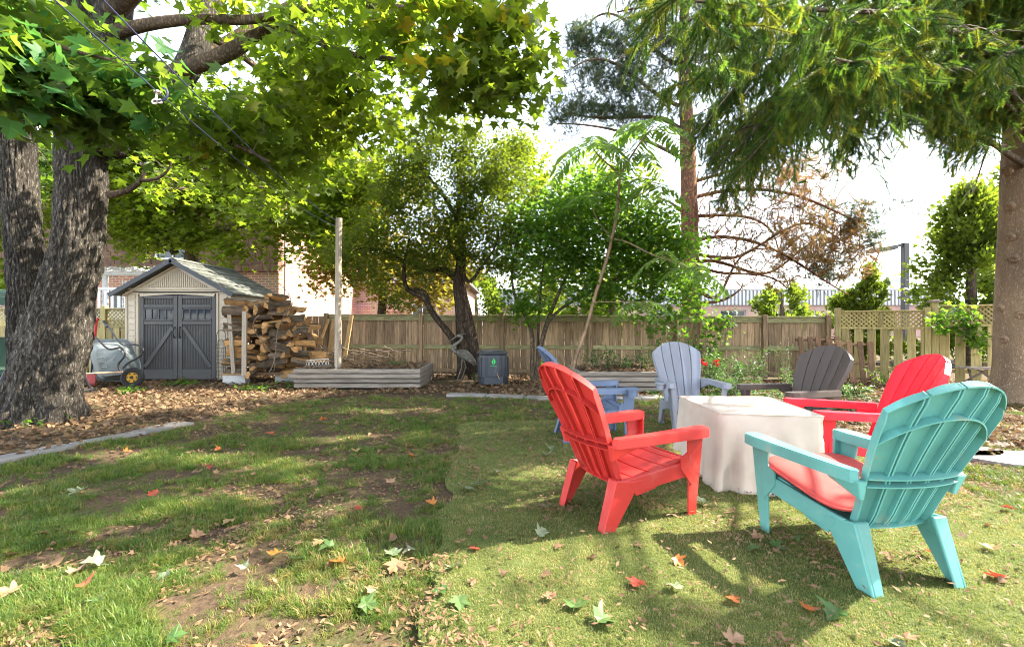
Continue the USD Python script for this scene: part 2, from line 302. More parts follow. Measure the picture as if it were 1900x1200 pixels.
def plastic(name, col, rough=.42, var=.06, **k): return simple(name, col, rough, var, 3.0, .04, 120, spec=.45, **k)
TEAL = plastic('teal_plastic', (.10, .30, .265), .48, .12, dark=((.34, .25, .15), 6.0, .60, .80))
RED = plastic('faded_red_plastic', (.47, .028, .022), .5, dark=((.50, .12, .09), 3.5, .56, .80))
RED2 = plastic('bright_red_plastic', (.68, .014, .03), .45, dark=((.62, .10, .09), 4.0, .60, .82))
GREYBLUE = plastic('grey_blue_plastic', (.24, .25, .285), .5, dark=((.33, .32, .31), 4.0, .60, .82))
BLUE = plastic('slate_blue_plastic', (.105, .14, .21), .45)
BROWN = plastic('dark_brown_plastic', (.058, .042, .034), .42, dark=((.13, .10, .08), 4.0, .60, .82))
CUSHION = simple('red_cushion_cloth', (.50, .07, .06), .8, .12, 5, .15, 300, spec=.2)
COVER = simple('pale_vinyl_cover', (.47, .385, .31), .65, .06, 4, .15, 20, spec=.3, dark=((.46, .29, .19), 2.6, .57, .74))
SHED_BEIGE = simple('beige_shed_plastic', (.48, .405, .305), .6, .06, 2, .05, 150, dark=((.30, .26, .20), 1.6, .60, .82))
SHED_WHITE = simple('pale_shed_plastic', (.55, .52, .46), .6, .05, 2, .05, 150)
SHED_DOOR = simple('charcoal_door_plastic', (.068, .065, .064), .55, .06, 3, .05, 150, dark=((.12, .11, .10), 2.5, .60, .85))
SHED_PANE = usdkit.material(stage, L('dark_pane'), {'p': ('principled_bsdf', {'base_color': (.03, .035, .045), 'roughness': .08, 'specular_ior_level': .6}), 'n': ('noise_texture', {'scale': 3.0}), 'b': ('bump', {'strength': .05, 'distance': .01})}, [('n.fac', 'b.height'), ('b.normal', 'p.normal')], surface='p.BSDF')
SHINGLE = simple('grey_green_shingle', (.125, .13, .112), .9, .15, 12, .4, 160, rnd=.22, spec=.2, col2=(.075, .08, .07))
BLACKM = simple('black_metal', (.02, .02, .022), .45, .1)
BLACKP = simple('black_bin_plastic', (.028, .032, .04), .42, .12, 3, .1, 30, dark=((.16, .14, .12), 4.0, .60, .82))
LID = simple('dusty_black_sheet', (.035, .036, .038), .4, .1, 5, .5, 14, dark=((.36, .33, .29), 3.0, .56, .70))
LOGO = simple('green_print', (.02, .45, .08), .5, .02)
STEELG = simple('galvanised_tray', (.26, .30, .31), .42, .12, 4, .1, 12, metallic=.35)
TYRE = simple('tyre_rubber', (.02, .02, .02), .8, .1)
YELLOW = simple('yellow_rim', (.62, .33, .02), .5, .1, 9)
DKGREEN = simple('dark_green_cloth', (.015, .05, .025), .8, .1, 6, .1, 200)
REDTOOL = simple('red_tool_plastic', (.55, .03, .025), .45, .06)
HANDLE = simple('pale_tool_handle', (.47, .33, .22), .6, .1, 6, stretch=(1, 12, 12))
CONC = simple('concrete', (.40, .39, .37), .9, .12, 5, .4, 60)
STONE = simple('edging_stone', (.24, .22, .20), .92, .18, 5, .6, 30, rnd=.12, dark=((.14, .11, .08), 3.0, .55, .75))
WHITEP = simple('white_paint', (.72, .71, .69), .6, .05)
BRONZE = simple('weathered_bronze', (.15, .135, .11), .5, .2, 14, .4, 60, metallic=.45, dark=((.36, .33, .28), 9.0, .60, .74))
ROPE = simple('blue_line', (.02, .025, .07), .6, .1)
WHITEPL = simple('white_plastic', (.60, .52, .48), .45, .05)
PETAL = leafmat('red_petal', [(0, (.45, .01, .02)), (1, (.6, .02, .05))], (1.2, 1, 1), .3)
PIPE = simple('zinc_pipe', (.55, .57, .58), .35, .05, metallic=.6)
LAMPM = simple('dark_bronze_paint', (.05, .045, .042), .5, .08)
WINDOW = SHED_PANE
def brickmat(name, c1, c2, mortar, axis='xz', scale=1.0):
    comb = {'xz': ('x', 'z'), 'yz': ('y', 'z')}[axis]
    nodes = {'g': ('geometry', {}), 's': ('separate_xyz', {}), 'c': ('combine_xyz', {}), 'b': ('brick_texture', {'scale': scale, 'mortar_size': .012, 'mortar_smooth': .1, 'brick_width': .24, 'row_height': .085, 'color1': c1, 'color2': c2, 'mortar': mortar, 'bias': 0.0}),
             'n': ('noise_texture', {'scale': 1.5, 'detail': 5.0}), 'mx': ('mix', {'mix_type': 'overlay', 'fac': .4}), 'bp': ('bump', {'strength': .4, 'distance': .01, 'invert': True}), 'p': ('principled_bsdf', {'roughness': .9, 'specular_ior_level': .2})}
    links = [('g.position', 's.vector'), (f's.{comb[0]}', 'c.x'), (f's.{comb[1]}', 'c.y'), ('c.vector', 'b.vector'), ('g.position', 'n.vector'), ('b.color', 'mx.color1'), ('n.color', 'mx.color2'), ('mx.color', 'p.base_color'), ('b.fac', 'bp.height'), ('bp.normal', 'p.normal')]
    return usdkit.material(stage, L(name), nodes, links, surface='p.BSDF')
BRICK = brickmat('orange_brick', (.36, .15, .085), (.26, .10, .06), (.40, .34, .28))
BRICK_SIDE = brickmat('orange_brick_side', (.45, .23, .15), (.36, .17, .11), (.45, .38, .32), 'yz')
BRICK_FAR = brickmat('pale_far_brick', (.36, .20, .155), (.29, .15, .115), (.40, .34, .30))
SHAKE = simple('brown_wall_shake', (.12, .062, .035), .85, .2, 6, .3, 50, rnd=.25)
METALSIDE = simple('ribbed_grey_metal', (.40, .40, .40), .5, .06)
ROOFDARK = simple('dark_roof', (.09, .08, .075), .9, .15, 5)
SOILDARK = simple('dark_soil', (.075, .055, .04), .95, .3, 9, .6, 50)
# ground: soil with thin dry and green tones
GROUND = usdkit.material(stage, L('soil_ground'), {
    'g': ('geometry', {}), 'n': ('noise_texture', {'scale': 2.2, 'detail': 7.0, 'roughness': .65}), 'n2': ('noise_texture', {'scale': 45.0, 'detail': 6.0, 'roughness': .7}),
    'r': ('rgb_ramp', {'ramp': [(.32, (.055, .04, .028)), (.5, (.085, .06, .038)), (.62, (.06, .065, .024))]}), 'r2': ('rgb_ramp', {'ramp': [(.3, (.55, .52, .5)), (.7, (1.6, 1.5, 1.4))]}),
    'mx': ('mix', {'mix_type': 'multiply', 'fac': 1.0}), 'b': ('bump', {'strength': .8, 'distance': .015}), 'p': ('principled_bsdf', {'roughness': .95, 'specular_ior_level': .15})},
    [('g.position', 'n.vector'), ('g.position', 'n2.vector'), ('n.fac', 'r.fac'), ('n2.fac', 'r2.fac'), ('r.color', 'mx.color1'), ('r2.color', 'mx.color2'), ('mx.color', 'p.base_color'), ('n2.fac', 'b.height'), ('b.normal', 'p.normal')], surface='p.BSDF')
TURF = usdkit.material(stage, L('turf_mat'), {
    'g': ('geometry', {}), 'n': ('noise_texture', {'scale': 1.7, 'detail': 5.0}), 'n2': ('noise_texture', {'scale': 220.0, 'detail': 4.0, 'roughness': .7}),
    'r': ('rgb_ramp', {'ramp': [(.3, (.068, .098, .028)), (.7, (.13, .15, .048))]}), 'r2': ('rgb_ramp', {'ramp': [(.3, (.5, .5, .5)), (.72, (1.7, 1.6, 1.5))]}),
    'mx': ('mix', {'mix_type': 'multiply', 'fac': 1.0}), 'b': ('bump', {'strength': .9, 'distance': .01}), 'p': ('principled_bsdf', {'roughness': .95, 'specular_ior_level': .15})},
    [('g.position', 'n.vector'), ('g.position', 'n2.vector'), ('n.fac', 'r.fac'), ('n2.fac', 'r2.fac'), ('r.color', 'mx.color1'), ('r2.color', 'mx.color2'), ('mx.color', 'p.base_color'), ('n2.fac', 'b.height'), ('b.normal', 'p.normal')], surface='p.BSDF')

# ------------------------------------------------------------------ ground
def ground_sheet():
    xs = np.r_[np.linspace(-200, -12, 12), np.linspace(-11.5, 11.5, 93), np.linspace(12, 200, 12)]
    ys = np.r_[np.linspace(-120, -3, 8), np.linspace(-2.5, 13, 63), np.linspace(14, 260, 14)]
    X, Y = np.meshgrid(xs, ys, indexing='ij')
    Z = (meshkit.fbm(np.stack([X*.9, Y*.9, X*0], -1), 3, 5)-.5)*.05
    near = (np.abs(X) < 11.4) & (Y > -2.4) & (Y < 12.9)
    Z = np.where(near, Z-.012, -.03)
    n, m = X.shape; idx = np.arange(n*m).reshape(n, m)
    A, B, C, D = idx[:-1, :-1].ravel(), idx[1:, :-1].ravel(), idx[1:, 1:].ravel(), idx[:-1, 1:].ravel()
    return np.stack([X, Y, Z], -1).reshape(-1, 3), np.vstack([np.stack([A, B, C], 1), np.stack([A, C, D], 1)])
obj('ground', ground_sheet(), GROUND, smooth=True, label='brown soil ground of the back yard', cat='ground', kind='structure')

EDGE = np.array([gp(-60, 866), gp(40, 848), gp(130, 826), gp(230, 808), gp(330, 789), gp(440, 762), gp(560, 742), gp(700, 731), gp(860, 732), gp(1000, 738), gp(1075, 741), gp(1230, 736)])[:, :2]
def edge_y(x): return np.interp(x, EDGE[:, 0], EDGE[:, 1])
_tp = Polygon([(-.30, .6), (-.33, 1.65), (-.42, 3.0), (-.50, 4.1), (-.62, 5.15), (-.55, 5.32), (.6, 5.42), (1.5, 5.3), (2.6, 5.0), (2.95, 4.2), (3.05, 3.2), (3.0, 2.5), (3.3, 1.6), (3.4, .6)])
_tq = np.array([_tp.exterior.interpolate(t, True).coords[0] for t in np.linspace(0, 1, 220, endpoint=False)])
_tq += (meshkit.noise(np.c_[_tq*5, np.zeros(220)], 21)[:, None]-.5)*.09+(meshkit.noise(np.c_[_tq*17, np.zeros(220)], 22)[:, None]-.5)*.03
TURF_POLY = Polygon(_tq).buffer(0)
# ------------------------------------------------------------------ where the photograph's ground is sunlit / shaded
LIT = [(gp(1120, 1050), .50, .17), (gp(1240, 985), .28, .16), (gp(680, 1155), .14, .07), (gp(860, 1120), .10, .05), (gp(280, 842), .55, .13), (gp(420, 850), .45, .12),
       (gp(650, 805), .75, .22), (gp(470, 860), .25, .1), (gp(620, 935), .16, .08), (gp(900, 800), .45, .18), (gp(980, 880), .3, .12), (gp(1130, 870), .3, .16),
       (gp(1790, 980), .55, .45), (gp(1880, 1100), .5, .35), (gp(1560, 950), .32, .3), (gp(1700, 1190), .35, .12), (gp(760, 762), .8, .15), (gp(330, 735), 1.0, .3), (gp(190, 750), .5, .2), (gp(1880, 880), .5, .35)]
def lit(x, y):
    """0 = shade wanted .. 1 = sun wanted at the ground point."""
    x, y = np.asarray(x, float), np.asarray(y, float)
    out = np.zeros(np.broadcast(x, y).shape)
    for c, rx, ry in LIT: out = np.maximum(out, ((x-c[0])/(rx*1.5))**2+((y-c[1])/(ry*1.7))**2 < 1)
    out = np.maximum(out, (x > 1.25) & (y > 1.4) & (y < 4.6))
    out = np.maximum(out, (x > 2.6) & (y > 4.0) & (y < 9.6))
    out = np.maximum(out, (x > 3.3))
    return out
def sun_open(p):
    """True for a point of a crown whose shadow would fall where the sun should reach the ground."""
    p = np.asarray(p); return lit(p[:, 0]-SX*p[:, 2], p[:, 1]-SY*p[:, 2]) > .5

# ================================================================== buildings beyond the fence
def rect_holes_wall(x0, x1, z0, z1, y, holes, depth, mat, parent, name='wall'):
    P = Polygon([(x0, z0), (x1, z0), (x1, z1), (x0, z1)])
    for a, b, c, d in holes: P = P.difference(Polygon([(a, c), (b, c), (b, d), (a, d)]))
    v, f = prism(P, 0, depth); v = np.stack([v[:, 0], y+depth-v[:, 2], v[:, 1]], 1)
    return obj(name, (v, f), mat, parent)
def window_unit(name, parent, x0, x1, z0, z1, y, cols=1, rows=1, fr=.06):
    w = obj(name, cat(box(((x0+x1)/2, y, z0+fr/2), (x1-x0, .08, fr)), box(((x0+x1)/2, y, z1-fr/2), (x1-x0, .08, fr)),
                      box((x0+fr/2, y, (z0+z1)/2), (fr, .08, z1-z0-2*fr)), box((x1-fr/2, y, (z0+z1)/2), (fr, .08, z1-z0-2*fr)),
                      *[box((x0+(x1-x0)*k/cols, y, (z0+z1)/2), (.04, .06, z1-z0-2*fr)) for k in range(1, cols)]), WHITEP, parent)
    obj('pane', box(((x0+x1)/2, y+.02, (z0+z1)/2), (x1-x0-2*fr, .012, z1-z0-2*fr)), WINDOW, w)
    return w
hs = thing('brick_house', 'orange brick house with brown shingled upper wall and white window behind the shed', 'house')
HX0, HX1, HY0, HY1 = -19.0, -8.05, 16.0, 26.0
rect_holes_wall(HX0, HX1, 0, 2.95, HY0, [(-13.9, -12.9, .9, 2.2)], .25, BRICK, hs)
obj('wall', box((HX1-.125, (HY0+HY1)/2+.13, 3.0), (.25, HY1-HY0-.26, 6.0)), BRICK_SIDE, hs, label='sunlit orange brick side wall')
window_unit('window', hs, -13.9, -12.9, .9, 2.2, HY0+.1, 2)
rect_holes_wall(HX0, HX1-.002, 2.95, 5.7, HY0-.05, [(-12.3, -11.1, 3.35, 4.6)], .28, SHAKE, hs, 'upper_wall')
window_unit('window', hs, -12.3, -11.1, 3.35, 4.6, HY0, 2)
for r in range(12):       # courses of shakes, each proud of the wall
    z = 2.95+r*.225; n = 44
    ms = []
    for k in range(n):
        x = HX0+(k+.5*(r % 2))*(HX1-HX0)/n
        if x > HX1-.15 or (-12.6 < x < -10.9 and 3.1 < z < 4.6): continue
        w = (HX1-HX0)/n-.012
        ms.append(box((x+w/2, HY0-.07-rng.uniform(0, .012), z+.11), (w, .025, .235)))
    obj('shake_course', cat(*ms), SHAKE, hs, kind='stuff')
rf = obj('roof', cat(hexa([(HX0, HY0-.5, 5.7), (HX1+.4, HY0-.5, 5.7), (HX1+.4, HY1+.4, 5.7), (HX0, HY1+.4, 5.7), (HX0, 20.5, 8.2), (HX1+.4, 20.5, 8.2), (HX1+.4, 21.5, 8.2), (HX0, 21.5, 8.2)])), ROOFDARK, hs)
obj('chimney', box((-11, 21, 8.6), (.9, .7, 1.4), .02), BRICK, rf)
obj('downspout', tube([(HX1+.06, HY0+.4, 5.6), (HX1+.06, HY0+.4, .2)], .045, 8), WHITEP, hs)

h2 = thing('neighbour_house', 'pinkish brick house seen through the copper leaves behind the fence', 'house')
rect_holes_wall(-10.6, -2.6, 0, 3.2, 24.0, [(-9.6, -8.5, 1.0, 2.2), (-5.2, -4.1, 1.0, 2.2)], .25, BRICK_FAR, h2)
obj('wall', box((-2.72, 28.2, 1.6), (.24, 7.9, 3.2)), BRICK_FAR, h2)
window_unit('window', h2, -9.6, -8.5, 1.0, 2.2, 24.1, 2); window_unit('window', h2, -5.2, -4.1, 1.0, 2.2, 24.1, 2)
obj('roof', hexa([(-11, 23.5, 3.2), (-2.2, 23.5, 3.2), (-2.2, 32.5, 3.2), (-11, 32.5, 3.2), (-9.5, 27.5, 5.2), (-3.7, 27.5, 5.2), (-3.7, 28.5, 5.2), (-9.5, 28.5, 5.2)]), ROOFDARK, h2)

sc = thing('school_building', 'long low brick building with grey ribbed metal band under a flat roof', 'building')
rect_holes_wall(-2, 38, 0, 2.72, 40.0, [(k, k+2.2, .9, 2.3) for k in range(0, 36, 6)], .3, BRICK_FAR, sc)
for k in range(0, 36, 6): window_unit('window', sc, k, k+2.2, .9, 2.3, 40.15, 3)
ribs = [box((-2+.16+k*.32, 39.86, 3.36), (.17, .12, 1.26)) for k in range(125)]
obj('metal_band', cat(box((18, 40.02, 3.36), (40, .2, 1.28)), *ribs), METALSIDE, sc)
obj('parapet_cap', box((18, 40.1, 4.06), (40.3, .6, .1), .02), METALSIDE, sc)
obj('flat_roof', box((18, 46.5, 3.94), (40, 12.4, .12)), ROOFDARK, sc)
vp = thing('roof_vent', 'shiny zinc vent pipe standing on the low building roof by the lamp post', 'vent', at(1664, 541, 42)+[0, 0, -.08])
obj('stack', lathe([(.0, 0), (.42, 0), (.42, 1.0), (.5, 1.05), (.5, 1.15), (.0, 1.15)], 16), PIPE, vp, 40)
obj('cowl', lathe([(.52, 1.16), (.55, 1.3), (.45, 1.42), (.2, 1.5), (.0, 1.52)], 16), PIPE, vp, 40)

# white pergola and railing of the neighbour's deck
pg = thing('white_pergola', 'white pergola with lattice side standing by the brick house behind the lattice fence', 'pergola')
for x in (-11.4, -9.9): obj('post', box((x, 13.0, 1.25), (.11, .11, 2.5), .008), WHITEP, pg)
obj('top_beam', box((-10.6, 13.0, 2.56), (2.3, .09, .12), .008), WHITEP, pg)
for k in range(7): obj('rafter', box((-11.5+k*.3, 13.0, 2.66), (.05, .9, .08), .005), WHITEP, pg)
sl = []
for k in range(9): sl.append(box((-10.9+k*.1, 12.97, 1.9), (.022, .012, .9))); 
for k in range(9): sl.append(box((-10.5, 12.983, 1.5+k*.1), (.86, .012, .022)))
obj('lattice_side', cat(*sl), WHITEP, pg)
rl = thing('white_railing', 'white deck railing with upright balusters beyond the left lattice fence', 'railing')
for z in (1.5, 2.02): obj('rail', box((-10.9, 11.6, z), (5.0, .05, .07), .006), WHITEP, rl)
for k in range(30): obj('baluster', box((-13.3+k*.165, 11.6, 1.76), (.075, .03, .44), .004), WHITEP, rl)
obj('deck_edge', box((-10.9, 11.62, 1.36), (5.0, .06, .2), .006), WHITEP, rl)

# lamp post
lp = thing('street_lamp', 'dark square car-park lamp post with a flat head on a short arm', 'lamp post', ((1679-950)/FPX*18, 18, 0))
obj('post', box((0, 0, 2.14), (.2, .2, 4.28), .01), LAMPM, lp)
obj('arm', bar((-.1, 0, 4.2), (-.42, 0, 4.14), .1, .12), LAMPM, lp)
hd = obj('lamp_head', hexa([(-1.38, -.2, 3.88), (-.4, -.2, 4.02), (-.4, .2, 4.02), (-1.38, .2, 3.88), (-1.38, -.2, 4.02), (-.4, -.2, 4.2), (-.4, .2, 4.2), (-1.38, .2, 4.02)], .02), LAMPM, lp)
obj('lens', hexa([(-1.3, -.16, 3.868), (-.6, -.16, 3.968), (-.6, .16, 3.968), (-1.3, .16, 3.868), (-1.3, -.16, 3.9), (-.6, -.16, 4.0), (-.6, .16, 4.0), (-1.3, .16, 3.9)]), WHITEPL, hd)

# ================================================================== main board fence
fence = thing('board_fence', 'long weathered grey-brown board fence with top and middle rails across the back of the yard', 'fence')
FA, FB = np.array([-4.75, 10.75]), np.array([6.6, 9.62]); fd = (FB-FA)/np.linalg.norm(FB-FA); fn = np.array([fd[1], -fd[0]])   # fn towards the camera
FL = np.linalg.norm(FB-FA)
def ftop(s): return 1.36-.07*s/FL
def fp(s, off, z): q = FA+fd*s+fn*off; return np.array([q[0], q[1], z])
def fbar(s0, s1, z0, z1, o0, o1, bev=.004, lean=0.0):
    c = [fp(s0, o1, z0), fp(s1, o1, z0), fp(s1, o0, z0), fp(s0, o0, z0), fp(s0+lean, o1, z1), fp(s1+lean, o1, z1), fp(s1+lean, o0, z1), fp(s0+lean, o0, z1)]
    return hexa(c, bev)
post_px = [607, 782, 932, 1095, 1258, 1417, 1534]
def s_of_px(px):
    k = (px-950)/FPX     # (FA.x+fd.x s) = k (FA.y+fd.y s)
    return (k*FA[1]-FA[0])/(fd[0]-k*fd[1])
posts = [max(0.05, s_of_px(p)) for p in post_px]
s = -.02
while s < FL-.02:
    w = rng.uniform(.128, .15); t = ftop(s)-.035+rng.normal(0, .004)
    o = rng.uniform(-.006, .004)
    obj('board', fbar(s, s+w-rng.uniform(.003, .011), .02, t, -.024+o, -.006+o, .003, rng.normal(0, .004)), WOOD_OLD, fence)
    s += w
for a, b in zip(posts[:-1], posts[1:]):
    obj('rail', fbar(a+.05, b-.05, ftop(a)-.14, ftop(a)-.03, .001, .034), WOOD_RAIL, fence)
    obj('rail', fbar(a+.05, b-.05, .585, .675, .001, .04), WOOD_RAIL, fence)
    obj('cap_board', fbar(a-.02, b-.03, ftop(a)-.027, ftop(a), -.06, .06), WOOD_RAIL, fence)
    obj('rail', fbar(a+.05, b-.05, .06, .14, .001, .03), WOOD_OLD, fence)
for a in posts: obj('post', fbar(a-.045, a+.045, 0, ftop(a)+.035, .0, .088), WOOD_OLD, fence)

# ================================================================== picket and lattice fences
def lattice(p0, p1, z0, z1, off, pitch=.058, w=.03):
    """two crossing layers of diagonal slats clipped to the panel between p0 and p1."""
    p0, p1 = np.asarray(p0, float), np.asarray(p1, float); Lx = np.linalg.norm(p1-p0); d = (p1-p0)/Lx; n = np.array([d[1], -d[0]])
    R = Polygon([(0, z0), (Lx, z0), (Lx, z1), (0, z1)]); ms = []
    step = pitch*math.sqrt(2)
    for lay, sg in ((0, 1), (1, -1)):
        x = -(z1-z0)-.1
        while x < Lx+(z1-z0)+.1:
            ln = LineString([(x, z0-.02), (x+sg*(z1-z0+.04), z1+.02)]) if sg > 0 else LineString([(x, z0-.02), (x-(z1-z0+.04), z1+.02)])
            g = ln.buffer(w/2, cap_style=2).intersection(R)
            for q in getattr(g, 'geoms', [g]):
                if q.is_empty or q.area < 1e-5 or q.geom_type != 'Polygon': continue
                v, f = prism(q, 0, .007); o = off+lay*.0075
                P = p0[None]+d[None]*v[:, :1]+n[None]*(o-v[:, 2:3]); ms.append((np.c_[P, v[:, 1]], f))
            x += step
    return cat(*ms)
def picket_fence(name, label, p0, p1, z_top, lat_h, post_ss, gap, pw, base=.03, mid=None, cap=None, lat_pitch=.058):
    t = thing(name, label, 'fence')
    p0, p1 = np.asarray(p0, float), np.asarray(p1, float); Lx = np.linalg.norm(p1-p0); d = (p1-p0)/Lx; n = np.array([d[1], -d[0]])
    def B(s0, s1, z0, z1, o0, o1, bev=.004):
        q = lambda s, o, z: np.array([*(p0+d*s+n*o), z])
        return hexa([q(s0, o1, z0), q(s1, o1, z0), q(s1, o0, z0), q(s0, o0, z0), q(s0, o1, z1), q(s1, o1, z1), q(s1, o0, z1), q(s0, o0, z1)], bev)
    zl = z_top-lat_h
    for s in post_ss:
        po = obj('post', B(s-.05, s+.05, 0, z_top+.05, -.05, .05), WOOD_GREEN, t)
        if cap: obj('post_cap', cat(B(s-.09, s+.09, z_top+.051, z_top+.08, -.09, .09), B(s-.055, s+.055, z_top+.081, z_top+.105, -.055, .055, .01)), WOOD_GREY, po)
    for a, b in zip(post_ss[:-1], post_ss[1:]):
        a, b = a+.052, b-.052
        obj('top_rail', B(a, b, z_top-.03, z_top, -.045, .045), WOOD_GREEN, t)
        obj('rail', B(a, b, zl-.045, zl-.002, -.04, .04), WOOD_GREEN, t)
        obj('rail', B(a, b, .22, .3, -.018, .018), WOOD_GREEN, t)
        if mid: obj('stile', B((a+b)/2-.035, (a+b)/2+.035, zl, z_top-.032, -.02, .02), WOOD_GREEN, t)
        obj('lattice_panel', lattice(p0+d*a, p0+d*b, zl, z_top-.032, 0.0, lat_pitch), WOOD_GREEN, t, kind='stuff')
        s = a+.01
        while s < b-.03:                                    # front pickets, and the row behind them covering the gaps in part
            w = min(pw*rng.uniform(.93, 1.06), b-s)
            obj('picket', B(s, s+w, base, zl-.047+rng.uniform(-.004, 0), .019, .038), WOOD_GREEN, t)
            if s+w+gap < b: obj('picket', B(s+w-.035, s+w+gap*.35, base, zl-.05, -.038, -.019), WOOD_GREEN, t)
            s += w+gap
    return t
picket_fence('lattice_fence', 'green-brown picket fence with two lattice panels on top beside the pallets', (6.62, 9.5), (7.95, 8.88), 1.41, .33, [.05, 1.47], .085, .125, mid=True)
picket_fence('lattice_fence', 'taller picket fence section with lattice top running behind the spruce trunk', (8.0, 8.86), (10.4, 7.8), 1.50, .36, [.06, 2.5], .09, .135, cap=True)
picket_fence('lattice_fence', 'picket fence with brown lattice between the leaning tree and the shed', (-13.5, 9.75), (-7.95, 9.75), 1.47, .36, [.05, 1.9, 3.75, 4.93, 5.5], .03, .13)

# pallets leaning at the corner of the fence
def vpallet(loc, rz, tilt, label, n=5, h=.88):
    t = thing('wooden_pallet', label, 'pallet', loc, rz)
    R = rotm([1, 0, 0], -tilt)
    for z in (.1, h/2, h-.06): obj('runner', move(box((0, .05, z), (.84, .09, .04), .004), R), WOOD_BROWN, t)
    for k in range(n): obj('slat', move(box((-.36+k*.72/(n-1)+rng.normal(0, .008), -.004, h/2), (.1, .016, h), .003), R), WOOD_BROWN, t)
    return t
vpallet((6.1, 9.1, .0), 0, 8, 'dark brown wooden pallet standing upright behind the dark brown chair', 5, .9)
vpallet((6.5, 8.82, .0), -8, 10, 'reddish brown wooden pallet leaning in front of the first picket of the lattice fence', 5, .82)

# ================================================================== shed
SXL, SXR, SY0, SY1 = -7.79, -5.64, 9.33, 11.05
EZ, RZ = 1.80, 2.42; SXC = (SXL+SXR)/2
shed = thing('garden_shed', 'beige resin garden shed with charcoal double doors and grey shingle roof', 'shed')
DX0, DX1 = -7.50, -5.96
# corner columns with lap siding lines
for nm, a, b in (('front_panel', SXL, DX0-.005), ('front_panel', DX1+.005, SXR)):
    ms = [box(((a+b)/2, SY0+.05, EZ/2), (b-a, .1, EZ), .01)]
    for k in range(14): ms.append(box(((a+b)/2, SY0-.004, .1+k*.122), ((b-a)*.46, .012, .104), .004))
    ms.append(box((a+.03, SY0-.008, EZ/2), (.045, .018, EZ), .006)); ms.append(box((b-.03, SY0-.008, EZ/2), (.045, .018, EZ), .006))
    obj(nm, cat(*ms), SHED_BEIGE, shed)
sw = []
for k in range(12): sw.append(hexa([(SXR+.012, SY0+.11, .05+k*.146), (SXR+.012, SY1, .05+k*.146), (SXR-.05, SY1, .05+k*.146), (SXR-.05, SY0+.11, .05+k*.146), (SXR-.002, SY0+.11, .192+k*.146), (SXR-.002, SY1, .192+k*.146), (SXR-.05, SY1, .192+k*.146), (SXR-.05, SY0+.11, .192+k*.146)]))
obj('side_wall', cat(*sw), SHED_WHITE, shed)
obj('side_wall', box((SXL+.03, (SY0+SY1)/2+.05, EZ/2), (.06, SY1-SY0-.1, EZ), .005), SHED_BEIGE, shed)
obj('rear_wall', box((SXC, SY1-.03, EZ/2), (SXR-SXL-.14, .06, EZ), .005), SHED_BEIGE, shed)
obj('floor', box((SXC, (SY0+SY1)/2, .03), (SXR-SXL-.12, SY1-SY0-.14, .05)), BLACKP, shed)
# gable
def slope(x): return RZ-.07-abs(x-SXC)*(RZ-EZ)/(SXR-SXC)
gable = [(SXL, EZ-.01), (DX0, EZ-.03)]+[(DX0+(DX1-DX0)*t, EZ-.115+.05*math.sin(math.pi*t)) for t in np.linspace(0.02, .98, 15)]+[(DX1, EZ-.03), (SXR, EZ-.01), (SXR, slope(SXR)+.03), (SXC, slope(SXC)), (SXL, slope(SXL)+.03)]
v, f = prism(Polygon(gable), 0, .08); obj('gable', (np.stack([v[:, 0], SY0+.02-v[:, 2]+.04, v[:, 1]], 1), f), SHED_BEIGE, shed)
for k in range(38):       # vertical reeding inside the triangle
    x = SXC-.78+k*.0422; zt = slope(x)-.115; zb = EZ+.075
    if zt-zb > .02: obj('gable_reed', box((x, SY0-.026, (zb+zt)/2), (.022, .012, zt-zb), .003), SHED_BEIGE, shed)
for sx in (-1, 1):
    e = np.array([SXC+sx*(SXR-SXC+.0), SY0-.03, slope(SXR)-.02]); a = np.array([SXC, SY0-.03, slope(SXC)-.03])
    obj('gable_trim', bar(e, a, .035, .075, (0, -1, 0)), SHED_BEIGE, shed)
obj('gable_trim', box((SXC, SY0-.034, EZ+.045), (SXR-SXL-.1, .02, .04), .004), SHED_BEIGE, shed)
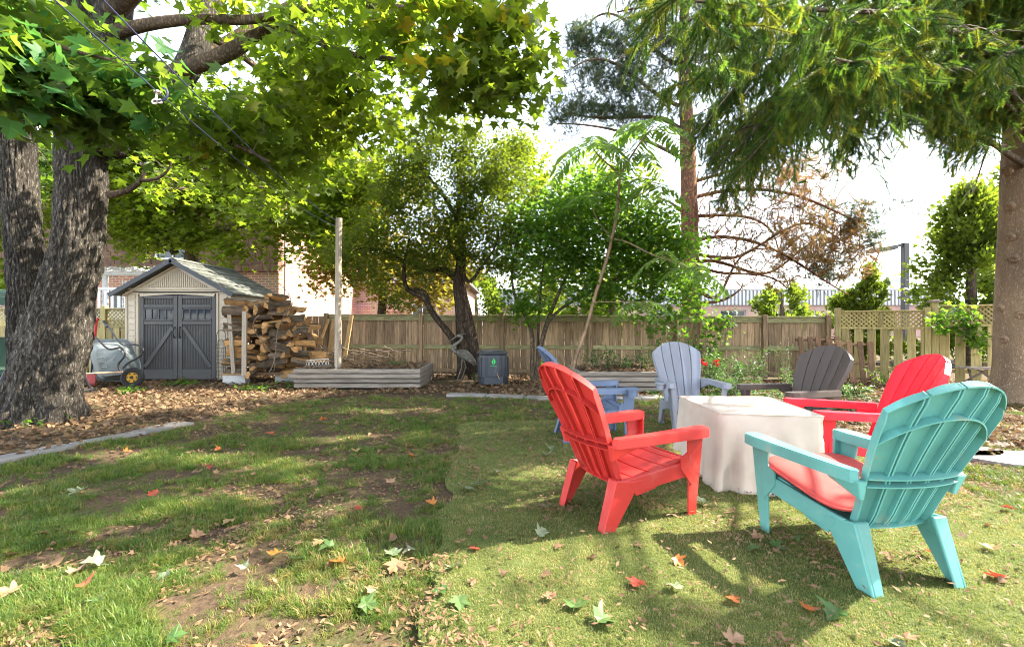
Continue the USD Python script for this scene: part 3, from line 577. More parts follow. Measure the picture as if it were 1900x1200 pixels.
# doors
def shed_door(x0, x1, sgn):
    yf = SY0+.0; zt = EZ-.075
    d = obj('door', box(((x0+x1)/2, yf+.04, zt/2+.01), (x1-x0, .03, zt-.02), .004), SHED_DOOR, shed)
    F = lambda a, b, c, e, nm='door_rail': obj(nm, box(((a+b)/2, yf+.012, (c+e)/2), (b-a, .026, e-c), .005), SHED_DOOR, d)
    st = .085
    F(x0+.002, x0+st, .03, zt-.01, 'stile'); F(x1-st, x1-.002, .03, zt-.01, 'stile')
    F(x0+st+.002, x1-st-.002, .03, .23, 'door_rail'); F(x0+st+.002, x1-st-.002, 1.13, 1.20); F(x0+st+.002, x1-st-.002, 1.47, 1.53); F(x0+st+.002, x1-st-.002, zt-.075, zt-.012)
    # reeded field
    n = int((x1-x0-2*st)/.032)
    ms = [box((x0+st+.018+k*.032, yf+.024, (.235+1.125)/2), (.019, .016, 1.125-.24), .003) for k in range(n)]
    ms += [box((x0+st+.018+k*.032, yf+.024, (1.535+zt-.08)/2), (.019, .016, zt-.08-1.54), .003) for k in range(n)]
    obj('reeding', cat(*ms), SHED_DOOR, d)
    a = np.array([x0+st, yf+.008, 1.12]) if sgn < 0 else np.array([x1-st, yf+.008, 1.12])
    if sgn > 0: obj('brace', bar((x0+st+.02, yf+.008, 1.08), (x1-st-.02, yf+.008, .27), .075, .02, (0, -1, 0)), SHED_DOOR, d)
    else: obj('brace', bar((x1-st-.02, yf+.008, 1.08), (x0+st+.02, yf+.008, .27), .075, .02, (0, -1, 0)), SHED_DOOR, d)
    wx0, wx1 = x0+st+.01, x1-st-.01
    w = obj('window', cat(box(((wx0+wx1)/2, yf+.016, 1.222), (wx1-wx0, .03, .03), .004), box(((wx0+wx1)/2, yf+.016, 1.45), (wx1-wx0, .03, .03), .004),
                          *[box((wx0+(wx1-wx0)*k/4, yf+.016, 1.336), (.026, .03, .19), .004) for k in range(5)]), SHED_DOOR, d)
    for k in range(4): obj('pane', box((wx0+(wx1-wx0)*(k+.5)/4, yf+.022, 1.336), ((wx1-wx0)/4-.03, .008, .195)), SHED_PANE, d)
    hx = x1-.045 if sgn < 0 else x0+.045
    obj('handle', tube([(hx, yf+.0, .86), (hx+sgn*.012, yf-.035, .89), (hx+sgn*.02, yf-.045, .97), (hx+sgn*.012, yf-.035, 1.05), (hx, yf+.0, 1.08)], .013, 8), BLACKM, d, 60)
xm = (DX0+DX1)/2
shed_door(DX0, xm-.004, -1); shed_door(xm+.004, DX1, 1)
# shingle roof
OV = .16
for sx in (-1, 1):
    e = np.array([SXC+sx*(SXR-SXC+OV), 0, EZ-.07]); a = np.array([SXC, 0, RZ]); dv = e-a; Ls = np.linalg.norm(dv); dv /= Ls; nv = np.array([dv[2]*-sx, 0, dv[0]*sx])
    nv = np.array([-dv[2]*sx*1.0, 0, abs(dv[0])]); nv /= np.linalg.norm(nv)
    if nv[0]*sx < 0: nv[0] *= -1
    y0, y1 = SY0-.2, SY1+.12
    def Q(s, y, h): return a+dv*s+np.array([0, y, 0])+nv*h
    rfp = obj('roof_slope', hexa([Q(0, y0, -.03), Q(0, y1, -.03), Q(Ls, y1, -.03), Q(Ls, y0, -.03), Q(0, y0, .0), Q(0, y1, .0), Q(Ls, y1, .0), Q(Ls, y0, .0)][::1]), SHINGLE, shed)
    rows = 7
    for r in range(rows):
        s0, s1 = r*Ls/rows, (r+1)*Ls/rows+.012; y = y0-.01-(.12 if r % 2 else 0)
        while y < y1:
            w = .235; a0, a1 = max(y, y0-.015), min(y+w-.008, y1+.015)
            if a1-a0 > .03:
                h = rng.uniform(0, .003)
                obj('shingle', hexa([Q(s0-.02, a0, .002), Q(s0-.02, a1, .002), Q(s1, a1, .006), Q(s1, a0, .006), Q(s0-.02, a0, .008+h), Q(s0-.02, a1, .008+h), Q(s1, a1, .024+h), Q(s1, a0, .024+h)]), SHINGLE, rfp)
            y += w
    for k in range(9):
        ya, yb = y0+k*(y1-y0)/9, y0+(k+1)*(y1-y0)/9-.006
        if sx > 0: obj('ridge_cap', hexa([Q(-.0, ya, .026), Q(-.0, yb, .026), Q(.11, yb, .028), Q(.11, ya, .028), Q(-.0, ya, .038), Q(-.0, yb, .038), Q(.11, yb, .04), Q(.11, ya, .04)]), SHINGLE, rfp)
    obj('rake_trim', hexa([Q(0, y0-.03, -.07), Q(Ls, y0-.03, -.07), Q(Ls, y0-.004, -.07), Q(0, y0-.004, -.07), Q(0, y0-.03, .01), Q(Ls, y0-.03, .01), Q(Ls, y0-.004, .01), Q(0, y0-.004, .01)]), BLACKP, shed)

# ================================================================== plastic adirondack chairs
def smooth01(t): t = np.clip(t, 0, 1); return t*t*(3-2*t)
BASE = (-.19, .245)
def back_pt(u, v):
    u, v = np.broadcast_arrays(np.asarray(u, float), np.asarray(v, float))
    w = .185+.085*smooth01(v/.85); s = v*.755
    y = BASE[0]-s*math.sin(math.radians(22))-.055*v*v+.055*u*u*(.45+.55*v)
    z = BASE[1]+s*math.cos(math.radians(22))-.012*v*v
    return np.stack([u*w, y, z], -1)
def back_n(u, v):           # unit normal pointing to the rear
    e = 1e-3; a = back_pt(u+e, v)-back_pt(u-e, v); b = back_pt(u, v+e)-back_pt(u, v-e)
    n = np.cross(a, b); n = unit(n); return np.where((n[..., 1:2] > 0), -n, n)
def vtop(u): return 1-.17*np.abs(u)**2.2
def chair(label, mat, loc, f, cup=False, scale=1.0, lean=0.0):
    th = thing('adirondack_chair', label, 'chair', (loc[0], loc[1], 0), math.degrees(math.atan2(-f[0], f[1])))
    NS = 5; g = .032
    for i in range(NS):
        u0, u1 = -1+2*i/NS+(g/2 if i else 0), -1+2*(i+1)/NS-(g/2 if i < NS-1 else 0)
        us = np.linspace(u0, u1, 5); k = np.linspace(0, 1, 17)
        U, K = np.meshgrid(us, k, indexing='ij'); V = K*vtop(U)
        Fp = back_pt(U, V); N = back_n(U, V); cr = (((U-(u0+u1)/2)/((u1-u0)/2))**2)[..., None]
        Fp = Fp+N*cr*.006
        ms = [grid_solid(Fp, Fp+N*.008)]
        for ue, dpt in ((u0, .04 if i == 0 else .03), (u1, .04 if i == NS-1 else .03)):
            P = back_pt(ue, k*vtop(ue)); Nn = back_n(np.full_like(k, ue), k*vtop(ue)); T = unit(np.cross(Nn, np.gradient(P, axis=0)))
            d = Nn*(dpt*np.minimum(1, .45+6*np.minimum(k, 1-k*.96))[:, None])
            sg = 1 if ue == u0 else -1; off = unit(back_pt(ue+.01, k*.8)-back_pt(ue-.01, k*.8))*sg*.0035
            ms.append(ribbon(P+off+Nn*.0045, d, T, .0065))
        ut = np.linspace(u0, u1, 9); P = back_pt(ut, vtop(ut)); Nn = back_n(ut, vtop(ut)); up = unit(back_pt(ut, vtop(ut))-back_pt(ut, vtop(ut)-.02))
        ms.append(ribbon(P-up*.004+Nn*.004, Nn*.032, up, .007))
        obj('back_slat', cat(*ms), mat, th, 25)
    ua = np.linspace(-.985, .985, 33)
    def cross(vf, depth, name, thk=.007):
        P = back_pt(ua, vf(ua)); Nn = back_n(ua, vf(ua)); up = unit(back_pt(ua, vf(ua)+.01)-back_pt(ua, vf(ua)-.01))
        obj(name, ribbon(P+Nn*.009, Nn*depth, up, thk), mat, th, 25)
    cross(lambda u: .80*vtop(u)**1.35, .036, 'back_arch')
    cross(lambda u: .40+0*u, .046, 'back_brace'); cross(lambda u: .345+0*u, .046, 'back_brace'); cross(lambda u: .02+0*u, .026, 'back_brace')
    # seat slats, level at the back, dropping over the front lip
    ys = [-.185, -.085, .015, .115, .215, .325]
    zf = lambda y: .268+.09*smooth01((y+.19)/.5)-.05*max(0, (y-.24)/.1)**2
    for a, b in zip(ys[:-1], ys[1:]):
        b -= .010; m = (a+b)/2; wa, wb = .215+.06*(a+.19)/.5, .215+.06*(b+.19)/.5
        yy = np.linspace(a, b, 5); xx = np.linspace(-1, 1, 9)
        Y, X = np.meshgrid(yy, xx, indexing='ij'); W = .20+.048*(Y+.19)/.5
        Z = np.array([[zf(q) for q in r] for r in Y])-.012*(1-X**2)
        Fp = np.stack([X*W, Y, Z], -1); Fp[0, :, 2] -= .003; Fp[-1, :, 2] -= .003
        Bp = Fp-np.array([0, 0, .016]); obj('seat_slat', grid_solid(Bp, Fp), mat, th, 30)
    obj('front_apron', hexa([(-.248, .305, .25), (.248, .305, .25), (.248, .32, .25), (-.248, .32, .25), (-.248, .312, .335), (.248, .312, .335), (.248, .328, .335), (-.248, .328, .335)], .004), mat, th)
    for sx in (-1, 1):
        X = lambda x: sx*x
        def hx(p, bev=.006):
            p = [(X(x), y, z) for x, y, z in p]
            if sx < 0: p = [p[1], p[0], p[3], p[2], p[5], p[4], p[7], p[6]]
            return hexa(p, bev)
        # side rail
        obj('side_rail', hx([(.212, -.25, .19), (.236, -.25, .19), (.268, .33, .265), (.244, .33, .265), (.205, -.25, .275), (.232, -.25, .275), (.266, .33, .352), (.242, .33, .352)]), mat, th)
        # rear leg: L-shaped, splayed and tapering
        rl1 = hx([(.222, -.345, 0), (.234, -.345, 0), (.234, -.270, 0), (.222, -.270, 0), (.214, -.255, .29), (.238, -.255, .29), (.242, -.09, .265), (.218, -.09, .265)], .004)
        rl2 = hx([(.178, -.345, 0), (.222, -.345, 0), (.222, -.333, 0), (.178, -.333, 0), (.165, -.258, .29), (.226, -.258, .29), (.226, -.24, .29), (.165, -.24, .29)], .004)
        obj('rear_leg', cat(rl1, rl2, hx([(.231, -.12, .19), (.242, -.12, .19), (.244, .02, .215), (.233, .02, .215), (.228, -.17, .27), (.242, -.17, .27), (.246, .02, .285), (.233, .02, .285)], .003), box((X(.207), -.308, .006), (.062, .074, .012), .003)), mat, th)
        # front leg
        fl1 = hx([(.232, .265, 0), (.245, .265, 0), (.245, .325, 0), (.232, .325, 0), (.268, .225, .50), (.284, .225, .50), (.284, .345, .50), (.268, .345, .50)], .004)
        fl2 = hx([(.202, .312, 0), (.244, .312, 0), (.244, .325, 0), (.202, .325, 0), (.228, .33, .50), (.280, .33, .50), (.280, .345, .50), (.228, .345, .50)], .004)
        obj('front_leg', cat(fl1, fl2, box((X(.225), .297, .006), (.05, .062, .012), .003), hx([(.252, .19, .30), (.266, .19, .30), (.268, .27, .20), (.252, .27, .20), (.254, .19, .37), (.268, .19, .37), (.276, .27, .42), (.260, .27, .42)], .003)), mat, th)
        # arm: shaped board with a turned-down rim
        out = [(.228, -.27), (.262, -.30), (.285, -.28), (.305, -.1), (.322, .12), (.332, .28), (.326, .345), (.30, .37), (.258, .37), (.236, .352), (.232, .26), (.242, .0), (.234, -.18)]
        P = Polygon(out).buffer(.012).buffer(-.012); P = affinity.scale(P, sx, 1, origin=(0, 0))
        top = prism(P, .512, .53); rim = P.difference(P.buffer(-.012)); rimm = prism(rim, .482, .512)
        inset = prism(P.buffer(-.006), .53, .5345)
        am = cat(top, rimm, inset); am[0][:, 2] += .014*np.clip((am[0][:, 1]+.3)/.7, 0, 1)-.006
        obj('armrest', am, mat, th)
        obj('arm_bracket', hx([(.222, -.29, .40), (.245, -.29, .40), (.255, -.14, .455), (.232, -.14, .455), (.225, -.31, .49), (.275, -.31, .49), (.285, -.14, .49), (.23, -.14, .49)], .004), mat, th)
        if cup and sx > 0:
            ring = lathe([(.034, .47), (.043, .47), (.047, .525), (.057, .528), (.057, .535), (.040, .535), (.034, .475)], 20, (X(.375), .29, 0))
            obj('cup_holder', cat(ring, box((X(.345), .29, .515), (.05, .05, .012), .003)), mat, th, 40)
    return th
def F(deg): a = math.radians(deg); return (math.sin(a), math.cos(a))      # heading clockwise from straight away from the camera
chair('faded red plastic adirondack chair seen from behind, left of the covered table', RED, (.70, 2.85), F(64.8))
teal = chair('weathered teal plastic adirondack chair with red seat cushion, back to the viewer', TEAL, (1.668, 2.285), F(-9))
chair('grey-blue plastic adirondack chair facing the viewer behind the covered table', GREYBLUE, (1.92, 5.05), F(183), cup=True)
chair('slate blue plastic adirondack chair mostly hidden behind the faded red chair', BLUE, (.80, 4.66), F(84), cup=True)
chair('dark brown plastic adirondack chair turned to the covered table', BROWN, (2.70, 4.48), F(-108))
chair('bright red plastic adirondack chair between the table and the teal chair', RED2, (2.53, 3.44), F(-78))
# cushion on the teal chair
def cushion():
    n, m = 40, 24; th, ph = np.meshgrid(np.linspace(0, 2*np.pi, n, endpoint=False), np.linspace(-np.pi/2, np.pi/2, m), indexing='ij')
    sp = lambda a, e: np.sign(a)*np.abs(a)**e
    x = .268*sp(np.cos(th), .42)*sp(np.cos(ph), .45); y = .265*sp(np.sin(th), .42)*sp(np.cos(ph), .45); z = .034*sp(np.sin(ph), .8)
    z = z*(1-.25*np.exp(-((x/.17)**2+(y/.17)**2)))+.004*(meshkit.fbm(np.stack([x*9, y*9, z*9], -1), 2, 3)-.5)
    v = np.stack([x, y, z], -1).reshape(-1, 3); i, j = np.meshgrid(np.arange(n), np.arange(m-1), indexing='ij')
    A, B, C, D = i*m+j, ((i+1) % n)*m+j, ((i+1) % n)*m+j+1, i*m+j+1
    f = np.vstack([np.stack([A, B, C], -1).reshape(-1, 3), np.stack([A, C, D], -1).reshape(-1, 3)])
    return v, f
cu = thing('seat_cushion', 'faded red seat cushion lying on the teal adirondack chair', 'cushion', (1.668, 2.285, 0), 9)
Rc = rotm([1, 0, 0], 10)
cb = obj('cover', move(cushion(), Rc, (0, .065, .362)), CUSHION, cu, True)
pipe_pts = []
for t in np.linspace(0, 2*np.pi, 61):
    c, s = math.cos(t), math.sin(t); pipe_pts.append((.270*math.copysign(abs(c)**.42, c), .267*math.copysign(abs(s)**.42, s), 0))
obj('piping', move(tube(pipe_pts, .005, 6, False), Rc, (0, .065, .362)), CUSHION, cu, 60)

# ================================================================== covered fire table
def table_cover():
    top = [np.array(p) for p in ((1.40, 3.92), (1.41, 3.14), (2.05, 3.03), (2.14, 3.88))]      # BL FL FR BR
    zt = .535; n = 24; ring = []
    for a, b in zip(top, top[1:]+top[:1]):
        for k in range(n): ring.append(a+(b-a)*k/n)
    ring = np.array(ring); c = ring.mean(0); N = len(ring)
    # round the corners a little
    rr = ring.copy()
    for _ in range(2): rr = (np.roll(rr, 1, 0)+2*rr+np.roll(rr, -1, 0))/4
    rows = []; m = 16; per = np.arange(N)/N*2*np.pi
    d = unit(rr-c)
    for k in range(m+1):
        t = k/m
        fold = .006*np.sin(per*9+1.3)+.009*np.sin(per*17+.4*t)+.012*(meshkit.fbm(np.c_[rr*5, np.full(N, t*1.6)], 3, 2)-.5)*2
        for p0_, wd_, am_, dr_ in ((.5, .06, .020, .25), (1.9, .05, -.016, -.2), (2.45, .07, .022, .3), (3.3, .05, .018, -.3), (4.1, .05, -.016, .2), (4.8, .06, .02, .1), (5.6, .05, -.015, .2)):
            fold = fold+am_*np.exp(-np.abs((per-p0_-dr_*t+np.pi) % (2*np.pi)-np.pi)/wd_)
        off = .035*t**1.4+fold*min(1, t*1.4)*(.5+1.5*t)
        z = zt*(1-t); zb = .008+.10*np.clip(meshkit.noise(np.c_[rr*2.4, np.zeros(N)], 9)-.42, 0, 1)*2
        zz = z+(zb*t**3)
        wr = .011*(meshkit.fbm(np.c_[rr*11, np.full(N, z*11)], 3, 8)-.5)*2
        rows.append(np.c_[rr+d*(off+wr)[:, None], zz])
    rows = np.array(rows)
    topr = [rows[0]+np.c_[-d*.006, np.full(N, .006)]]
    rad = [.86, .68, .5, .32, .16]
    for q in rad:
        p = c+(rr-c)*q; z = zt+.008+.006*(meshkit.fbm(np.c_[p*6, p[:, :1]*0], 3, 4)-.5)*2-.004*(1-q)
        topr.append(np.c_[p, z])
    allr = np.vstack([rows[::-1].reshape(-1, 3), np.vstack(topr), [[c[0], c[1], zt+.004]]])
    R = m+1+len(topr); f = []
    for r in range(R-1):
        j = np.arange(N); j1 = (j+1) % N
        f += [np.stack([r*N+j, r*N+j1, (r+1)*N+j1], 1), np.stack([r*N+j, (r+1)*N+j1, (r+1)*N+j], 1)]
    j = np.arange(N); f.append(np.stack([(R-1)*N+j, (R-1)*N+(j+1) % N, np.full(N, R*N)], 1))
    return allr, np.vstack(f), c
tv, tf, tc = table_cover()
tb = thing('fire_table', 'low square table under a pale wrinkled vinyl cover in the ring of chairs', 'table')
obj('cover', (tv, tf), COVER, tb, 55)
obj('base', box((tc[0]+.01, tc[1], .26), (.5, .6, .5), .01), BLACKM, tb)
ln = []
for a, b in ((np.array([1.40, 3.92]), np.array([1.41, 3.14])), (np.array([1.41, 3.14]), np.array([2.05, 3.03])), (np.array([2.05, 3.03]), np.array([2.14, 3.88]))):
    ln.append(tube([[*(a+(b-a)*t), .54-.0*t] for t in np.linspace(.02, .98, 8)], .004, 5))
obj('seam', cat(*ln), COVER, tb, 60)
obj('tie_string', tube(spline([(1.72, 3.62, .547), (1.8, 3.6, .556), (1.84, 3.66, .55), (1.9, 3.62, .552), (1.95, 3.68, .548)], 16), .003, 5), WHITEPL, tb, 60)

# ================================================================== raised beds, pole
def raised_bed(label, x0, x1, y0, y1, h, rows, front_shift, soil_drop=.05):
    t = thing('raised_bed', label, 'planter'); hh = h/rows
    for r in range(rows):
        s = front_shift[r]
        obj('front_timber', box(((x0+x1)/2+s/2, y0+.03+rng.uniform(-.014, .01), hh*(r+.5)), (x1-x0+(-s if s < 0 else 0), .06, hh-.012), .008), WOOD_GREY, t)
        obj('side_timber', box((x1-.03+rng.uniform(-.005, .005), (y0+y1)/2+.032, hh*(r+.5)), (.06, y1-y0-.068, hh-.006), .006), WOOD_GREY, t)
        obj('side_timber', box((x0+.03, (y0+y1)/2+.032, hh*(r+.5)), (.06, y1-y0-.068, hh-.006), .006), WOOD_GREY, t)
        obj('back_timber', box(((x0+x1)/2, y1-.03, hh*(r+.5)), (x1-x0-.13, .05, hh-.006), .006), WOOD_GREY, t)
    xs, ys_ = np.meshgrid(np.linspace(x0+.062, x1-.062, 24), np.linspace(y0+.062, y1-.058, 16), indexing='ij')
    zz = h-soil_drop+.05*(meshkit.fbm(np.stack([xs*3, ys_*3, xs*0], -1), 3, 4)-.4)
    Fp = np.stack([xs, ys_, zz], -1); Bp = Fp.copy(); Bp[..., 2] = h*.4
    obj('soil', grid_solid(Bp, Fp), SOILDARK, t)
    return t
raised_bed('long grey timber raised bed with a tall pole standing in it, near the log pile', -3.88, -1.63, 8.24, 9.62, .345, 4, [0, 0, -.11, -.02])
raised_bed('grey timber raised bed half hidden behind the red and grey-blue chairs', 1.10, 3.0, 7.75, 9.0, .35, 4, [0, 0, 0, 0])
pt = at(628, 405, 8.4)
obj('clothesline_pole', cat(tube([(pt[0]-.02, 8.42, .2), (pt[0]-.01, 8.41, 1.2), (pt[0], 8.4, 2.2), (pt[0]+.01, 8.4, pt[2])], [.062, .06, .058, .055], 14)), WOOD_POLE, smooth=50,
    label='tall weathered wooden clothesline pole standing in the left raised bed', cat='pole')
# clotheslines and spacer
top = np.array([pt[0], 8.4, pt[2]-.06])
def line(label, a, sag, n=40, b=top):
    t = np.linspace(0, 1, n); P = a[None]*(1-t[:, None])+b[None]*t[:, None]; P[:, 2] -= sag*4*t*(1-t)
    obj('clothesline', tube(P, .0032, 6), ROPE, smooth=60, label=label, cat='rope'); return P
l1 = line('upper blue clothesline cable running from top left down to the pole', at(168, -24, 1.7), .10)
l2 = line('lower blue clothesline cable carrying the white plastic spacer', at(48, -48, 1.7), .14, b=top+[0, 0, -.10])
k = int(np.argmin(np.abs((950+l2[:, 0]/l2[:, 1]*FPX)-297)))
SPS = .5
sp = thing('line_spacer', 'white plastic clothesline spacer hooked on the lower cable', 'clothesline spacer', l2[k])
obj('body', move(cat(lathe([(0, -.01), (.034, -.01), (.034, .01), (0, .01)], 16), move(box((0, 0, -.055), (.022, .02, .09), .005), rotm([0, 1, 0], 12)), move(lathe([(.0, -.008), (.03, -.008), (.03, .008), (0, .008)], 14), rotm([1, 0, 0], 90), (-.03, 0, -.11)),
    move(lathe([(.0, -.008), (.026, -.008), (.026, .008), (0, .008)], 14), rotm([1, 0, 0], 90), (.03, 0, -.105)), box((0, 0, -.108), (.09, .016, .03), .005)), np.eye(3)*SPS), WHITEPL, sp, 40)
obj('hook', tube(spline([(.03, 0, .02), (.055, .0, .0), (.05, 0, -.03), (.02, 0, -.05)], 12), .006, 6), ROPE, sp, 60)

# ================================================================== compost bin
def rsq(r, z, n=40, e=.55, cx=0, cy=0):
    t = np.linspace(0, 2*np.pi, n, endpoint=False); c, s = np.cos(t), np.sin(t)
    return np.stack([cx+r*np.sign(c)*np.abs(c)**e, cy+r*np.sign(s)*np.abs(s)**e, np.full(n, z)], 1)
def rings(rs):
    n = len(rs[0]); v = np.vstack(rs+[rs[0].mean(0)[None], rs[-1].mean(0)[None]]); f = []
    j = np.arange(n); j1 = (j+1) % n
    for k in range(len(rs)-1): f += [np.stack([k*n+j, k*n+j1, (k+1)*n+j1], 1), np.stack([k*n+j, (k+1)*n+j1, (k+1)*n+j], 1)]
    a = len(rs)*n; f += [np.stack([np.full(n, a), j1, j], 1), np.stack([np.full(n, a+1), (len(rs)-1)*n+j, (len(rs)-1)*n+j1], 1)]
    return v, np.vstack(f)
bc = at(915, 700, 8.9); bn = thing('compost_bin', 'black plastic compost bin with a green leaf logo and dusty lid by the fence', 'compost bin', (bc[0], 8.9, 0), 4)
obj('body', rings([rsq(.245, .0), rsq(.27, .015), rsq(.285, .05), rsq(.285, .12), rsq(.272, .125), rsq(.272, .14), rsq(.284, .145), rsq(.285, .40), rsq(.278, .55), rsq(.262, .57), rsq(.255, .58)]), BLACKP, bn, 30)
for k in range(12):
    a = k*math.pi/6+.26; p = np.array([math.cos(a), math.sin(a)]); q = .285*np.sign(p)*np.abs(p)**.55
    obj('rib', box((q[0]*1.0, q[1]*1.0, .33), (.03, .03, .36), .006, a), BLACKP, bn)
ld = [rsq(.27, .575), rsq(.285, .582), rsq(.28, .61), rsq(.24, .632), rsq(.12, .645), rsq(.03, .65)]
for q in ld[1:]: q[:, 2] += .016*(meshkit.fbm(q*14, 3, 6)-.5)*2
obj('lid', rings(ld), LID, bn, 60)
obj('door_hatch', cat(box((0, -.284, .09), (.36, .014, .15), .005), box((-.02, -.296, .165), (.26, .012, .012), .004)), BLACKP, bn)
leafp = Polygon([(.0, -.045), (.022, -.02), (.03, .0), (.022, .02), (.0, .055), (-.006, .03), (-.024, .012), (-.03, -.008), (-.02, -.028)]).difference(LineString([(-.012, .03), (.004, .0), (-.004, -.02), (.012, -.05)]).buffer(.004))
lm = cat(*[prism(g, 0, .003) for g in getattr(leafp, 'geoms', [leafp])], prism(Polygon([(-.055, -.068), (.05, -.068), (.05, -.063), (-.055, -.063)]), 0, .002))
obj('leaf_logo', (np.stack([lm[0][:, 0]*1.25, -.2905-lm[0][:, 2], .44+lm[0][:, 1]*1.25], 1), lm[1]), LOGO, bn)
obj('stick', tube([(.06, -.32, .22), (.085, -.33, .17), (.11, -.33, .12)], .006, 6), TWIG_TAN, bn)

# ================================================================== heron statue
hp = at(857, 705, 9.35); he = thing('heron_statue', 'weathered metal heron statue standing at the foot of the dark crab-apple trunk', 'statue', (hp[0], 9.35, 0))
obj('body', tube(spline([(-.10, 0, .60), (-.06, 0, .57), (.04, 0, .53), (.14, 0, .46), (.22, 0, .39), (.29, 0, .31)], 26), np.interp(np.linspace(0, 1, 26), [0, .12, .35, .6, .85, 1], [.03, .075, .105, .085, .05, .012]), 14), BRONZE, he, 60)
obj('neck', tube(spline([(-.07, 0, .58), (-.16, 0, .60), (-.19, 0, .66), (-.13, 0, .73), (-.05, 0, .79), (.0, 0, .85), (-.02, 0, .895), (-.06, 0, .90)], 30), np.interp(np.linspace(0, 1, 30), [0, .3, .8, 1], [.055, .034, .026, .034]), 10), BRONZE, he, 60)
hdp = obj('head', move(tm(trimesh.creation.icosphere(2, 1.0)), np.diag([.055, .034, .036]), (-.055, 0, .902)), BRONZE, he, True)
obj('beak', tube([(-.09, 0, .90), (-.17, 0, .85), (-.27, 0, .78)], [.017, .012, .002], 8), BRONZE, hdp, 60)
obj('crest', tube([(-.03, 0, .925), (.03, 0, .945), (.09, 0, .94)], [.012, .008, .002], 6), BRONZE, hdp, 60)
for s in (-1, 1):
    wg = obj('wing', cat(*[tube(spline([(-.05+.02*k, s*(.085-.008*k), .58-.03*k), (.08+.02*k, s*(.095-.006*k), .53-.035*k), (.24, s*.05, .40-.03*k)], 9), np.interp(np.linspace(0, 1, 9), [0, .4, 1], [.02, .026, .006]), 6) for k in range(4)]), BRONZE, he, 60)
for s, x in ((-1, -.03), (1, .05)):
    obj('leg', tube([(.02, s*.03, .48), (x+.03, s*.035, .27), (x-.06, s*.04, .02)], [.018, .011, .012], 8), BRONZE, he, 60)
    for a in (-.5, 0, .5): obj('toe', tube([(x-.06, s*.04, .015), (x-.06-.09*math.cos(a), s*.04+.09*math.sin(a), .006)], [.009, .004], 6), BRONZE, he, 60)

# ================================================================== firewood
def split_log(r, a0, a1, Ln, seed):
    """a wedge of a round: the split faces and ends are pale wood, the outside is bark. Axis along x."""
    g = np.random.default_rng(seed); n = 7; t = np.linspace(a0, a1, n); m = 4
    rr = r*(1+g.uniform(-.09, .09, n)); prof = np.c_[rr*np.cos(t), rr*np.sin(t)]; c = np.array([g.uniform(-.01, .02), g.uniform(-.01, .02)])
    xs = np.linspace(-Ln/2, Ln/2, m); bend = g.uniform(-.012, .012)
    def sec(p, x): q = p*(1+.06*math.sin(x*9+seed)); return np.c_[np.full(len(q), x), q[:, 0]+bend*math.cos(x*5), q[:, 1]]
    wood = np.vstack([c[None], prof*.965]); W = np.array([sec(wood, x) for x in xs]); k = len(wood); f = []
    v = W.reshape(-1, 3); j = np.arange(k); j1 = (j+1) % k
    for i in range(m-1): f += [np.stack([i*k+j, (i+1)*k+j1, i*k+j1], 1), np.stack([i*k+j, (i+1)*k+j, (i+1)*k+j1], 1)]
    i = np.arange(1, k-1); f += [np.stack([np.zeros(k-2, int), i, i+1], 1), np.stack([np.zeros(k-2, int), i+1, i], 1)+(m-1)*k]
    Fo = np.array([sec(prof*1.03, x) for x in np.linspace(-Ln/2+.003, Ln/2-.003, m)]); Fi = np.array([sec(prof*.95, x) for x in np.linspace(-Ln/2+.003, Ln/2-.003, m)])
    return (v, np.vstack(f)), grid_solid(Fi, Fo)
protos = []
gl = np.random.default_rng(3)
lab = 'split firewood log with bark in the stack beside the shed'
spec = [(.105, 0, 1.7), (.12, .2, 1.5), (.09, 0, 3.1), (.13, 0, 1.1), (.10, -.2, 2.2), (.085, 0, 2.0), (.115, .1, 2.7)]
slots = []
# layers from the ground up; each log lies mostly along x, some with their ends to the viewer
z = .26; row = 0
while z < 1.62:
    t = (z-.25)/1.35
    xl, xr = -5.57+gl.uniform(0, .05), -4.12-.5*t**2+gl.uniform(-.05, .05)
    depth_rows = [8.95, 9.3, 9.65]
    for d, yb in enumerate(depth_rows):
        x = xl+gl.uniform(0, .08)
        while x < xr:
            if x-xl < .28 and d == 0: w, ends = .40, False
            else: ends = gl.random() < .55; w = gl.uniform(.15, .21) if ends else gl.uniform(.30, .40)
            slots.append((x+w/2, yb+gl.uniform(-.06, .05), z+gl.uniform(-.025, .025)+(.05*math.sin(x*5+d)), ends)); x += w*.93
    z += .128; row += 1
for k, (x, y, z, ends) in enumerate(slots):
    q = k % len(spec)
    Rz = rotm([0, 0, 1], (90+gl.normal(0, 16)) if ends else gl.normal(0, 12)); Ry = rotm([0, 1, 0], gl.normal(0, 6)); Rx = rotm([1, 0, 0], gl.uniform(0, 360))
    R = Rz@Ry@Rx; s = gl.uniform(.88, 1.1)
    if len(protos) < len(spec):
        r, a0, a1 = spec[q]; t = thing('firewood_log', lab, 'firewood', group='split logs in the firewood stack')
        w, b = split_log(r, a0, a0+a1, .40, q+1); obj('split_face', w, SPLIT, t); obj('bark', b, LOGBARK, t)
        place(t, (x, y, z), R, s); protos.append(t)
    else: dup(protos[q], (x, y, z), rot=R, scale=s)
for nm, x, y, lb in (('concrete_block', (440-950)/FPX*8.9, 8.88, 'concrete block carrying the front left corner of the firewood stack'), ('concrete_block', (532-950)/FPX*9.1, 9.15, 'concrete block under the right part of the firewood stack')):
    t = thing(nm, lb, 'block', (x, y, 0), 4)
    obj('block', box((0, 0, .085), (.42, .19, .17), .006), CONC, t)
    obj('board', box((.0, 0, .184), (.46, .2, .022), .004), WOOD_TAN, t)
